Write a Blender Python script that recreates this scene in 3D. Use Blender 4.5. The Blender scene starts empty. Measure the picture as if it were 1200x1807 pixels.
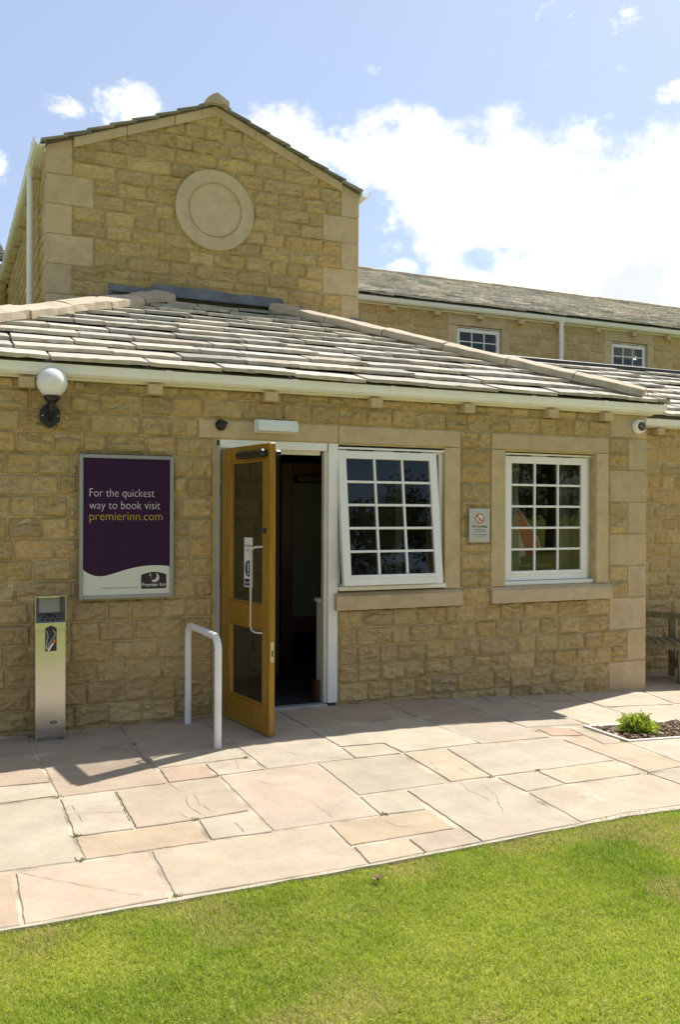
import bpy, math, random
import numpy as np
from mathutils import Vector, Matrix, Euler
random.seed(7); RNG = np.random.default_rng(11)
SC = bpy.context.scene; COL = SC.collection
R = math.radians
# ------------------------------------------------------------------ camera, world, sun, exposure
EYE = 1.565
cd = bpy.data.cameras.new('camera'); cam = bpy.data.objects.new('camera', cd); COL.objects.link(cam)
cd.sensor_fit = 'VERTICAL'; cd.sensor_height = 36.0; cd.lens = 1578.2 / 1807 * 36
cd.clip_start = 0.05; cd.clip_end = 2000
fwd = Vector((math.sin(.42114), math.cos(.42114), -.00122)).normalized()
rt = fwd.cross(Vector((0, 0, 1))).normalized(); up = rt.cross(fwd)
ro = .00437
rt2 = rt * math.cos(ro) + up * math.sin(ro); up2 = up * math.cos(ro) - rt * math.sin(ro)
m = Matrix((rt2, up2, -fwd)).transposed().to_4x4(); m.translation = Vector((0, -6.6, EYE))
cam.matrix_world = m; SC.camera = cam

SUN = Vector((.67, .285, 1.0)).normalized()
sd = bpy.data.lights.new('sun', 'SUN'); sd.energy = 5.0; sd.angle = R(.53); sd.color = (1.0, .955, .88)
sun = bpy.data.objects.new('sun', sd); COL.objects.link(sun)
sun.rotation_euler = SUN.to_track_quat('Z', 'Y').to_euler()

w = bpy.data.worlds.new("World"); SC.world = w; w.use_nodes = True
nt = w.node_tree; nt.nodes.clear()
def N(nt, t, **kw):
    n = nt.nodes.new(t)
    for k, v in kw.items():
        if k.startswith('i_'):
            n.inputs[int(k[2:]) if k[2:].isdigit() else k[2:].replace('_', ' ')].default_value = v
        else: setattr(n, k, v)
    return n
def L(nt, a, b): nt.links.new(a, b)
def mth(nt, op, a, b=None, c=None, clamp=False):
    n = N(nt, 'ShaderNodeMath', operation=op); n.use_clamp = clamp
    for i, v in enumerate((a, b, c)):
        if v is None: continue
        if isinstance(v, (int, float)): n.inputs[i].default_value = v
        else: L(nt, v, n.inputs[i])
    return n.outputs[0]
out = N(nt, 'ShaderNodeOutputWorld'); bg = N(nt, 'ShaderNodeBackground'); bg.inputs[1].default_value = .098
sky = N(nt, 'ShaderNodeTexSky', sky_type='NISHITA', sun_disc=False)
sky.sun_elevation = math.asin(SUN.z); sky.sun_rotation = math.atan2(SUN.x, SUN.y)
sky.altitude = 100; sky.air_density = 1.0; sky.dust_density = 1.2; sky.ozone_density = 1.2
tc = N(nt, 'ShaderNodeTexCoord'); sp = N(nt, 'ShaderNodeSeparateXYZ'); L(nt, tc.outputs['Generated'], sp.inputs[0])
az = mth(nt, 'ARCTAN2', sp.outputs[0], sp.outputs[1])            # 0 = +Y, + towards +X
hl = mth(nt, 'SQRT', mth(nt, 'ADD', mth(nt, 'POWER', sp.outputs[0], 2), mth(nt, 'POWER', sp.outputs[1], 2)))
el = mth(nt, 'ARCTAN2', sp.outputs[2], hl)
cb = N(nt, 'ShaderNodeCombineXYZ'); L(nt, az, cb.inputs[0]); L(nt, mth(nt, 'MULTIPLY', el, 1.35), cb.inputs[1]); cb.inputs[2].default_value = 1.7
def wnoise(scale, detail, rough, dist=0.0):
    n = N(nt, 'ShaderNodeTexNoise'); n.inputs['Scale'].default_value = scale; n.inputs['Detail'].default_value = detail
    n.inputs['Roughness'].default_value = rough; n.inputs['Distortion'].default_value = dist
    L(nt, cb.outputs[0], n.inputs['Vector']); return n.outputs[0]
n1 = wnoise(5.0, 12, .60, .25); n2 = wnoise(19.0, 9, .62, .1)
# cumulus bank: its upper edge is a curve in azimuth, its lower/left part opens to blue
def azcurve(pts):
    rc = N(nt, 'ShaderNodeFloatCurve'); L(nt, az, rc.inputs['Value']); cv = rc.mapping.curves[0]
    while len(cv.points) < len(pts): cv.points.new(.5, .5)
    for p, q in zip(cv.points, pts): p.location = q
    rc.mapping.update(); rc.inputs['Factor'].default_value = 1.0; return rc.outputs[0]
topc = azcurve([(0, .30), (.27, .33), (.315, .435), (.345, .452), (.40, .435), (.47, .43), (.54, .415), (.60, .415), (.68, .405), (.78, .40), (.9, .42), (1, .45)])
botc = azcurve([(0, .60), (.27, .52), (.305, .41), (.34, .355), (.43, .325), (.485, .30), (.515, .255), (.55, .17), (.62, .05), (1, 0)])
f1 = mth(nt, 'MULTIPLY', mth(nt, 'MINIMUM', mth(nt, 'SUBTRACT', topc, el), mth(nt, 'SUBTRACT', el, botc)), 17.0)
f1 = mth(nt, 'ADD', f1, mth(nt, 'MULTIPLY', mth(nt, 'SUBTRACT', n1, .5), 2.8))
f1 = mth(nt, 'ADD', f1, mth(nt, 'MULTIPLY', mth(nt, 'SUBTRACT', n2, .5), 2.0))
f1 = mth(nt, 'MINIMUM', f1, 1.05)
cm = N(nt, 'ShaderNodeMapRange', interpolation_type='SMOOTHSTEP'); cm.inputs[1].default_value = -.05; cm.inputs[2].default_value = .65
def spot(a0, e0, ra, re):
    a = mth(nt, 'POWER', mth(nt, 'DIVIDE', mth(nt, 'SUBTRACT', az, a0), ra), 2)
    b = mth(nt, 'POWER', mth(nt, 'DIVIDE', mth(nt, 'SUBTRACT', el, e0), re), 2)
    return mth(nt, 'MAXIMUM', mth(nt, 'SUBTRACT', 1.0, mth(nt, 'ADD', a, b)), 0.0)
f1 = mth(nt, 'SUBTRACT', f1, mth(nt, 'MULTIPLY', mth(nt, 'MULTIPLY', spot(.595, .268, .07, .032), mth(nt, 'MULTIPLY', n1, n2)), 4.4))
nz = mth(nt, 'ADD', mth(nt, 'MULTIPLY', mth(nt, 'SUBTRACT', n1, .5), 2.6), mth(nt, 'MULTIPLY', mth(nt, 'SUBTRACT', n2, .5), 3.4))
for a0, e0, ra, re, k in ((.192, .410, .056, .034, 1.15), (.122, .408, .034, .016, .62), (.050, .355, .03, .04, .9), (.728, .482, .03, .026, .62),
                          (.785, .414, .045, .016, 1.0), (.46, .452, .05, .018, .8), (.47, .300, .03, .035, 1.2), (.49, .262, .04, .018, 1.1)):
    f1 = mth(nt, 'MAXIMUM', f1, mth(nt, 'SUBTRACT', mth(nt, 'ADD', mth(nt, 'MULTIPLY', spot(a0, e0, ra, re), k), nz), .62))
L(nt, f1, cm.inputs[0])
# far sides and the back of the sky: scattered cloud
n3 = wnoise(2.6, 10, .6, .3)
back = N(nt, 'ShaderNodeMapRange', interpolation_type='SMOOTHSTEP'); back.inputs[1].default_value = .47; back.inputs[2].default_value = .66; L(nt, n3, back.inputs[0])
sel = N(nt, 'ShaderNodeMapRange'); sel.inputs[1].default_value = .95; sel.inputs[2].default_value = 1.5
L(nt, mth(nt, 'ABSOLUTE', mth(nt, 'SUBTRACT', az, .42)), sel.inputs[0])
mask = N(nt, 'ShaderNodeMix'); L(nt, sel.outputs[0], mask.inputs[0]); L(nt, cm.outputs[0], mask.inputs[2]); L(nt, back.outputs[0], mask.inputs[3])
ccol = N(nt, 'ShaderNodeMix', data_type='RGBA'); ccol.inputs[6].default_value = (6.5, 6.8, 7.5, 1); ccol.inputs[7].default_value = (10.4, 10.3, 10.1, 1)
cmr = N(nt, 'ShaderNodeMapRange'); cmr.inputs[1].default_value = .38; cmr.inputs[2].default_value = .56; L(nt, wnoise(7.5, 8, .6, .2), cmr.inputs[0]); L(nt, cmr.outputs[0], ccol.inputs[0])
haz = N(nt, 'ShaderNodeMix', data_type='RGBA');  L(nt, sky.outputs[0], haz.inputs[6]); haz.inputs[7].default_value = (6.0, 7.0, 9.2, 1)
L(nt, mth(nt, 'MULTIPLY', mth(nt, 'SUBTRACT', 1.0, sel.outputs[0]), .34), haz.inputs[0])
mx = N(nt, 'ShaderNodeMix', data_type='RGBA'); L(nt, mth(nt, 'MULTIPLY', mask.outputs[0], .97), mx.inputs[0]); L(nt, haz.outputs[2], mx.inputs[6]); L(nt, ccol.outputs[2], mx.inputs[7])
L(nt, mx.outputs[2], bg.inputs[0]); L(nt, bg.outputs[0], out.inputs[0])
vs = SC.view_settings; vs.view_transform = 'Standard'; vs.look = 'None'; vs.gamma = 1; vs.use_curve_mapping = False; vs.exposure = .54
SC.cycles.max_bounces = 8; SC.cycles.transparent_max_bounces = 16; SC.cycles.use_denoising = True
SC.cycles.caustics_reflective = False; SC.cycles.caustics_refractive = False; SC.cycles.sample_clamp_indirect = 8

# ------------------------------------------------------------------ materials
def lin(r, g, b):
    f = lambda c: (c / 255 / 12.92) if c / 255 <= .04045 else ((c / 255 + .055) / 1.055) ** 2.4
    return (f(r), f(g), f(b), 1)
def newmat(name):
    m = bpy.data.materials.new(name); m.use_nodes = True; nt = m.node_tree
    return m, nt, nt.nodes['Principled BSDF']
def simple(name, col, rough=.5, metal=0., bump=0., bscale=40., var=0., spec=.5, coat=0., vscale=6.):
    m, nt, b = newmat(name)
    b.inputs['Roughness'].default_value = rough; b.inputs['Metallic'].default_value = metal
    b.inputs['Specular IOR Level'].default_value = spec; b.inputs['Coat Weight'].default_value = coat
    c = tuple(col[:3]) + (1,)
    b.inputs['Base Color'].default_value = c
    tc = N(nt, 'ShaderNodeTexCoord')
    if var:
        n = N(nt, 'ShaderNodeTexNoise'); n.inputs['Scale'].default_value = vscale; n.inputs['Detail'].default_value = 6; L(nt, tc.outputs['Object'], n.inputs[0])
        mr = N(nt, 'ShaderNodeMapRange'); mr.inputs[1].default_value = .3; mr.inputs[2].default_value = .7; mr.inputs[3].default_value = 1 - var; mr.inputs[4].default_value = 1 + var; L(nt, n.outputs[0], mr.inputs[0])
        v = N(nt, 'ShaderNodeVectorMath', operation='SCALE'); v.inputs[0].default_value = c[:3]; L(nt, mr.outputs[0], v.inputs['Scale']); L(nt, v.outputs[0], b.inputs['Base Color'])
    if bump:
        n = N(nt, 'ShaderNodeTexNoise'); n.inputs['Scale'].default_value = bscale; n.inputs['Detail'].default_value = 8; L(nt, tc.outputs['Object'], n.inputs[0])
        bp = N(nt, 'ShaderNodeBump'); bp.inputs['Strength'].default_value = bump; bp.inputs['Distance'].default_value = .01; L(nt, n.outputs[0], bp.inputs['Height']); L(nt, bp.outputs[0], b.inputs['Normal'])
    return m
def tinted(name, rough, var, vscale, bump, bscale, dist=.01, spec=.3, stain=None, voro=None, contrast=(.3, .7)):
    """material whose colour comes from the mesh's per-piece tint (each stone / slab / leaf has its own) with mottling"""
    m, nt, b = newmat(name); b.inputs['Roughness'].default_value = rough; b.inputs['Specular IOR Level'].default_value = spec
    at = N(nt, 'ShaderNodeAttribute', attribute_name='tint'); tc = N(nt, 'ShaderNodeTexCoord')
    n = N(nt, 'ShaderNodeTexNoise'); n.inputs['Scale'].default_value = vscale; n.inputs['Detail'].default_value = 10; n.inputs['Roughness'].default_value = .65; L(nt, tc.outputs['Object'], n.inputs[0])
    mr = N(nt, 'ShaderNodeMapRange'); mr.inputs[1].default_value = contrast[0]; mr.inputs[2].default_value = contrast[1]; mr.inputs[3].default_value = 1 - var; mr.inputs[4].default_value = 1 + var; L(nt, n.outputs[0], mr.inputs[0])
    v = N(nt, 'ShaderNodeVectorMath', operation='SCALE'); L(nt, at.outputs['Color'], v.inputs[0]); L(nt, mr.outputs[0], v.inputs['Scale'])
    col = v.outputs[0]
    if stain:
        (sc_, lo, hi, sr, sg, sb, amt) = stain
        n2 = N(nt, 'ShaderNodeTexNoise'); n2.inputs['Scale'].default_value = sc_; n2.inputs['Detail'].default_value = 8; n2.inputs['Roughness'].default_value = .6; n2.inputs['Distortion'].default_value = .6; L(nt, tc.outputs['Object'], n2.inputs[0])
        m2 = N(nt, 'ShaderNodeMapRange'); m2.inputs[1].default_value = lo; m2.inputs[2].default_value = hi; m2.inputs[4].default_value = amt; L(nt, n2.outputs[0], m2.inputs[0])
        x = N(nt, 'ShaderNodeMix', data_type='RGBA'); L(nt, m2.outputs[0], x.inputs[0]); L(nt, col, x.inputs[6]); x.inputs[7].default_value = (sr, sg, sb, 1); col = x.outputs[2]
    L(nt, col, b.inputs['Base Color'])
    if bump:
        n3 = N(nt, 'ShaderNodeTexNoise'); n3.inputs['Scale'].default_value = bscale; n3.inputs['Detail'].default_value = 10; n3.inputs['Roughness'].default_value = .7; L(nt, tc.outputs['Object'], n3.inputs[0])
        bp = N(nt, 'ShaderNodeBump'); bp.inputs['Strength'].default_value = bump; bp.inputs['Distance'].default_value = dist; L(nt, n3.outputs[0], bp.inputs['Height']); L(nt, bp.outputs[0], b.inputs['Normal'])
    return m
M_ROCK = tinted('rockfaced_stone', .92, .17, 30., 1.0, 60., .02, stain=(12., .56, .72, .30, .185, .065, .42))
M_SLATE = tinted('stone_slate', .9, .16, 14., .6, 45., .012, stain=(6., .54, .72, .20, .18, .11, .5))
M_PAVE = tinted('sandstone_paving', .8, .15, 4., .6, 9., .014, stain=(3.2, .50, .70, .40, .30, .20, .32))
M_BLADE = tinted('grass_blade', .55, .12, 3., 0, 1., spec=.4)
M_LEAF = tinted('leaf', .5, .15, 8., 0, 1., spec=.4)
for mt in (M_BLADE, M_LEAF):      # thin leaves let some light through
    nt_ = mt.node_tree; b_ = nt_.nodes['Principled BSDF']; o_ = nt_.nodes['Material Output']
    tr = N(nt_, 'ShaderNodeBsdfTranslucent'); L(nt_, b_.inputs['Base Color'].links[0].from_socket, tr.inputs[0])
    ms = N(nt_, 'ShaderNodeMixShader'); ms.inputs[0].default_value = .42; L(nt_, b_.outputs[0], ms.inputs[1]); L(nt_, tr.outputs[0], ms.inputs[2]); L(nt_, ms.outputs[0], o_.inputs[0])
M_MORTAR = simple('lime_mortar', (.53, .415, .225), .95, bump=.4, bscale=90, var=.18, vscale=9)
M_ASHLAR = tinted('sawn_ashlar', .85, .12, 9., .5, 70., .010, stain=(3.4, .50, .78, .36, .25, .13, .5))
M_MORTARP = simple('paving_mortar', (.42, .35, .255), .95, bump=.8, bscale=60, var=.45, vscale=4)
M_WHITE = simple('white_paint', (.86, .855, .83), .35, var=.03)
M_UPVC = simple('white_plastic', (.87, .87, .885), .32, var=.04, vscale=3)
M_CREAM = simple('cream_and_bounce_tint', (.76, .73, .62), .45, var=.04)  # fascia is white paint; warm bounced light is put into its colour
M_GREYJ = simple('grey_aluminium', (.42, .44, .46), .4, .3)
M_SOIL = simple('bark_soil', (.10, .062, .032), .95, bump=.9, bscale=50, var=.5, vscale=25)
M_BLACK = simple('black_iron', (.012, .012, .012), .35, spec=.5)
M_LEAD = simple('lead_flashing', (.16, .17, .20), .5, .3, bump=.3, bscale=8, var=.25)
M_DARK = simple('roof_deck_dark', (.11, .10, .085), .9)
M_MORTARC = simple('cap_bedding', (.27, .21, .145), .95, bump=.6, bscale=40, var=.2)
def wood(name, c1, c2, sc=(18, 18, 1.2), rough=.35):
    m, nt, b = newmat(name); b.inputs['Roughness'].default_value = rough; b.inputs['Coat Weight'].default_value = .25
    tc = N(nt, 'ShaderNodeTexCoord'); mp = N(nt, 'ShaderNodeMapping'); mp.inputs['Scale'].default_value = sc; L(nt, tc.outputs['Object'], mp.inputs[0])
    n = N(nt, 'ShaderNodeTexNoise'); n.inputs['Scale'].default_value = 3; n.inputs['Detail'].default_value = 8; n.inputs['Distortion'].default_value = .8; L(nt, mp.outputs[0], n.inputs[0])
    cr = N(nt, 'ShaderNodeMix', data_type='RGBA'); mr = N(nt, 'ShaderNodeMapRange'); mr.inputs[1].default_value = .35; mr.inputs[2].default_value = .65; L(nt, n.outputs[0], mr.inputs[0]); L(nt, mr.outputs[0], cr.inputs[0])
    cr.inputs[6].default_value = c1 + (1,); cr.inputs[7].default_value = c2 + (1,); L(nt, cr.outputs[2], b.inputs['Base Color'])
    return m
M_OAK = wood('varnished_oak', (.25, .118, .004), (.35, .18, .010))
M_OLDWOOD = wood('weathered_teak', (.10, .085, .035), (.20, .17, .09), rough=.8)
def glass(name, tint=.86, ior=1.55):
    m = bpy.data.materials.new(name); m.use_nodes = True; nt = m.node_tree; nt.nodes.clear()
    o = N(nt, 'ShaderNodeOutputMaterial'); t = N(nt, 'ShaderNodeBsdfTransparent'); t.inputs[0].default_value = (tint, tint, tint * .98, 1)
    g = N(nt, 'ShaderNodeBsdfGlossy'); g.inputs['Roughness'].default_value = .01; fr = N(nt, 'ShaderNodeFresnel'); fr.inputs[0].default_value = ior
    ms = N(nt, 'ShaderNodeMixShader'); L(nt, mth(nt, 'MULTIPLY', fr.outputs[0], 1.35, clamp=True), ms.inputs[0]); L(nt, t.outputs[0], ms.inputs[1]); L(nt, g.outputs[0], ms.inputs[2]); L(nt, ms.outputs[0], o.inputs[0])
    return m
M_GLASS = glass('window_glass'); M_DGLASS = glass('door_glass', .80)
M_STEEL = simple('brushed_steel', (.60, .59, .57), .24, 1.0, var=.06, vscale=4); M_STEELD = simple('dull_steel', (.34, .34, .33), .5, .9)
def opal():
    m, nt, b = newmat('opal_globe'); b.inputs['Base Color'].default_value = (.9, .9, .9, 1); b.inputs['Roughness'].default_value = .12
    b.inputs['Subsurface Weight'].default_value = .6; b.inputs['Subsurface Radius'].default_value = (.08, .08, .08); b.inputs['Subsurface Scale'].default_value = 1.0
    return m
M_OPAL = simple('opal_globe_glass', (.95, .95, .94), .15, coat=.6)
nt_ = M_OPAL.node_tree; tr = N(nt_, 'ShaderNodeBsdfTranslucent'); tr.inputs[0].default_value = (.97, .97, .96, 1); ms = N(nt_, 'ShaderNodeMixShader'); ms.inputs[0].default_value = .2
L(nt_, nt_.nodes['Principled BSDF'].outputs[0], ms.inputs[1]); L(nt_, tr.outputs[0], ms.inputs[2]); L(nt_, ms.outputs[0], nt_.nodes['Material Output'].inputs[0])

# ------------------------------------------------------------------ mesh helpers
class MB:
    def __init__(s): s.v = []; s.f = []; s.m = []; s.c = []; s.mats = []; s.smooth = []
    def mi(s, mat):
        if mat not in s.mats: s.mats.append(mat)
        return s.mats.index(mat)
    def add(s, vs, fs, mat, col=None, smooth=False):
        o = len(s.v); s.v += [tuple(map(float, p)) for p in vs]; i = s.mi(mat)
        c = col if col is not None else (1, 1, 1)
        s.c += [tuple(c)] * len(vs)
        for f in fs: s.f.append([a + o for a in f]); s.m.append(i); s.smooth.append(smooth)
    def box(s, x0, x1, y0, y1, z0, z1, mat, col=None, bev=0.):
        if bev > 0:
            bm = []
            b = min(bev, (x1 - x0) / 2.01, (y1 - y0) / 2.01, (z1 - z0) / 2.01)
            vs = []
            for sx in (0, 1):
                for sy in (0, 1):
                    for sz in (0, 1):
                        X, Y, Z = (x0, x1)[sx], (y0, y1)[sy], (z0, z1)[sz]; dx, dy, dz = (b, -b)[sx], (b, -b)[sy], (b, -b)[sz]
                        vs += [(X, Y + dy, Z + dz), (X + dx, Y, Z + dz), (X + dx, Y + dy, Z)]
            ix = lambda a, b_, c, k: (a * 4 + b_ * 2 + c) * 3 + k
            fs = []
            for a in (0, 1):
                q = [ix(a, 0, 0, 0), ix(a, 1, 0, 0), ix(a, 1, 1, 0), ix(a, 0, 1, 0)]; fs.append(q if a else q[::-1])
                q = [ix(0, a, 0, 1), ix(0, a, 1, 1), ix(1, a, 1, 1), ix(1, a, 0, 1)]; fs.append(q if a else q[::-1])
                q = [ix(0, 0, a, 2), ix(1, 0, a, 2), ix(1, 1, a, 2), ix(0, 1, a, 2)]; fs.append(q if a else q[::-1])
            for a in (0, 1):
                for b_ in (0, 1):
                    fl = (a + b_) % 2 == 0
                    q = [ix(a, b_, 0, 0), ix(a, b_, 0, 1), ix(a, b_, 1, 1), ix(a, b_, 1, 0)]; fs.append(q if not fl else q[::-1])
                    q = [ix(a, 0, b_, 0), ix(a, 0, b_, 2), ix(a, 1, b_, 2), ix(a, 1, b_, 0)]; fs.append(q if fl else q[::-1])
                    q = [ix(0, a, b_, 1), ix(0, a, b_, 2), ix(1, a, b_, 2), ix(1, a, b_, 1)]; fs.append(q if not fl else q[::-1])
            for a in (0, 1):
                for b_ in (0, 1):
                    for c in (0, 1):
                        q = [ix(a, b_, c, 0), ix(a, b_, c, 1), ix(a, b_, c, 2)]; fs.append(q if (a + b_ + c) % 2 == 1 else q[::-1])
            s.add(vs, fs, mat, col); return
        vs = [(x, y, z) for x in (x0, x1) for y in (y0, y1) for z in (z0, z1)]
        s.add(vs, [(0, 1, 3, 2), (4, 6, 7, 5), (0, 4, 5, 1), (2, 3, 7, 6), (0, 2, 6, 4), (1, 5, 7, 3)], mat, col)
    def prism(s, poly, d0, d1, mat, axis='y', col=None):
        """poly in the plane across axis, extruded from d0 to d1"""
        P = {'y': lambda a, b, d: (a, d, b), 'x': lambda a, b, d: (d, a, b), 'z': lambda a, b, d: (a, b, d)}[axis]
        n = len(poly); vs = [P(a, b, d0) for a, b in poly] + [P(a, b, d1) for a, b in poly]
        fs = [list(range(n))[::-1], list(range(n, 2 * n))] + [(i, (i + 1) % n, (i + 1) % n + n, i + n) for i in range(n)]
        s.add(vs, fs, mat, col)
    def tube(s, pts, r, mat, n=12, col=None, caps=True, smooth=True):
        pts = [Vector(p) for p in pts]; rs = r if isinstance(r, (list, tuple)) else [r] * len(pts)
        rings = []; prev = None
        for i, p in enumerate(pts):
            d = (pts[min(i + 1, len(pts) - 1)] - pts[max(i - 1, 0)]).normalized()
            if prev is None:
                u = d.orthogonal().normalized()
            else: u = (prev - d * prev.dot(d)).normalized()
            prev = u; v = d.cross(u)
            rings.append([p + (u * math.cos(2 * math.pi * k / n) + v * math.sin(2 * math.pi * k / n)) * rs[i] for k in range(n)])
        vs = [q for rr in rings for q in rr]; fs = []
        for i in range(len(pts) - 1):
            for k in range(n): a = i * n + k; b = i * n + (k + 1) % n; fs.append((a, b, b + n, a + n))
        s.add(vs, fs, mat, col, smooth)
        if caps:
            s.add(rings[0], [list(range(n))[::-1]], mat, col); s.add(rings[-1], [list(range(n))], mat, col)
    def lathe(s, prof, c, mat, n=24, axis='z', col=None, smooth=True):
        vs = []; fs = []
        for r, h in prof:
            for k in range(n):
                a = 2 * math.pi * k / n; x, y = r * math.cos(a), r * math.sin(a)
                vs.append({'z': (c[0] + x, c[1] + y, c[2] + h), 'y': (c[0] + x, c[1] - h, c[2] + y), 'x': (c[0] + h, c[1] + x, c[2] + y)}[axis])
        for i in range(len(prof) - 1):
            for k in range(n): a = i * n + k; b = i * n + (k + 1) % n; fs.append((a, b, b + n, a + n))
        s.add(vs, fs, mat, col, smooth)
    def sweep(s, path, prof, mat, col=None):
        """closed profile (out, z) carried along a level path [(x, y)...]; out = to the right-hand side of travel"""
        n = len(path); k = len(prof); vs = []
        for i, p in enumerate(path):
            p = Vector(p)
            def nrm(a, b): d = (Vector(b) - Vector(a)).normalized(); return Vector((d.y, -d.x))
            if i == 0: nn = nrm(path[0], path[1])
            elif i == n - 1: nn = nrm(path[-2], path[-1])
            else:
                a, b = nrm(path[i - 1], path[i]), nrm(path[i], path[i + 1]); nn = (a + b); nn = nn / (nn.length_squared / 2)
            for o_, z in prof: q = p + nn * o_; vs.append((q.x, q.y, z))
        fs = []
        for i in range(n - 1):
            for j in range(k): a = i * k + j; b = i * k + (j + 1) % k; fs.append((a, a + k, b + k, b))
        fs.append(list(range(k))); fs.append([x + (n - 1) * k for x in range(k)][::-1])
        s.add(vs, fs, mat, col)
    def build(s, name, parent=None, fix=True):
        me = bpy.data.meshes.new(name); me.from_pydata(s.v, [], s.f)
        for mt in s.mats: me.materials.append(mt)
        me.polygons.foreach_set('material_index', s.m); me.polygons.foreach_set('use_smooth', s.smooth)
        at = me.color_attributes.new('tint', 'FLOAT_COLOR', 'POINT')
        at.data.foreach_set('color', np.array([(a, b, c, 1) for a, b, c in s.c], dtype=np.float32).ravel())
        if fix:
            import bmesh
            bm = bmesh.new(); bm.from_mesh(me); bmesh.ops.recalc_face_normals(bm, faces=bm.faces); bm.to_mesh(me); bm.free()
        me.update(); o = bpy.data.objects.new(name, me); COL.objects.link(o)
        if parent: o.parent = parent
        return o
def npmesh(name, V, F, mats, color=None, parent=None, smooth=False):
    me = bpy.data.meshes.new(name); nv = len(V); nf = len(F); k = F.shape[1]
    me.vertices.add(nv); me.vertices.foreach_set('co', V.astype(np.float32).ravel())
    me.loops.add(nf * k); me.loops.foreach_set('vertex_index', F.astype(np.int32).ravel())
    me.polygons.add(nf); me.polygons.foreach_set('loop_start', np.arange(0, nf * k, k, dtype=np.int32))
    me.polygons.foreach_set('use_smooth', np.full(nf, smooth))
    for m_ in mats: me.materials.append(m_)
    if color is not None:
        at = me.color_attributes.new('tint', 'FLOAT_COLOR', 'POINT'); c4 = np.ones((nv, 4), np.float32); c4[:, :3] = color; at.data.foreach_set('color', c4.ravel())
    me.update(calc_edges=True); me.validate(); o = bpy.data.objects.new(name, me); COL.objects.link(o)
    if parent: o.parent = parent
    return o
def tag(o, label=None, cat=None, group=None, kind=None):
    if label: o['label'] = label
    if cat: o['category'] = cat
    if group: o['group'] = group
    if kind: o['kind'] = kind
    return o
def empty(name, loc=(0, 0, 0), rz=0., parent=None):
    o = bpy.data.objects.new(name, None); COL.objects.link(o); o.location = loc; o.rotation_euler = (0, 0, rz); o.empty_display_size = .1
    if parent: o.parent = parent
    return o
def gz(x): return -0.045 * max(0., min(x, 8.) - 3.3)
gzv = lambda x: -0.045 * np.clip(np.minimum(x, 8.) - 3.3, 0, None)
def vnoise(x, y, seed=0):
    xi = np.floor(x).astype(np.int64); yi = np.floor(y).astype(np.int64); xf = x - xi; yf = y - yi
    def h(a, b):
        n = (a * 374761393 + b * 668265263 + seed * 1442695041) & 0xffffffff; n = ((n ^ (n >> 13)) * 1274126177) & 0xffffffff; return ((n ^ (n >> 16)) & 0xffff) / 65535.
    u = xf * xf * (3 - 2 * xf); v = yf * yf * (3 - 2 * yf)
    return (h(xi, yi) * (1 - u) + h(xi + 1, yi) * u) * (1 - v) + (h(xi, yi + 1) * (1 - u) + h(xi + 1, yi + 1) * u) * v
# ------------------------------------------------------------------ masonry
STONES = [(.595, .435, .205), (.57, .415, .20), (.62, .455, .215), (.55, .405, .20), (.605, .43, .19), (.57, .42, .215), (.64, .475, .23), (.585, .415, .185)]
def blocks(u0, u1, zb, course, holes, top=None, bottom=None, lo=.16, hi=.31, seed=1, gap=.012):
    """coursed blocks of a wall between u0 and u1; holes = rects (a, b, z0, z1) kept free; zb = list of bed heights"""
    rnd = random.Random(seed); res = []
    for i in range(len(zb) - 1):
        z0, z1 = zb[i], zb[i + 1]; zm = (z0 + z1) / 2
        iv = [(u0, u1)]
        for a, b, c, d in holes:
            if c < zm < d:
                nv = []
                for p, q in iv:
                    if b <= p or a >= q: nv.append((p, q)); continue
                    if a > p: nv.append((p, a))
                    if b < q: nv.append((b, q))
                iv = nv
        for p, q in iv:
            if q - p < .05: continue
            x = p
            while x < q - .01:
                L_ = rnd.uniform(lo, hi) if rnd.random() > .12 else rnd.uniform(hi, hi * 1.35)
                if q - x - L_ < lo * .75: L_ = q - x
                if q - x < hi * 1.15 and q - x - L_ < 1e-4: L_ = q - x
                res.append((x + gap / 2, x + L_ - gap / 2, z0 + gap / 2, z1 - gap / 2)); x += L_
    return res
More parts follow.
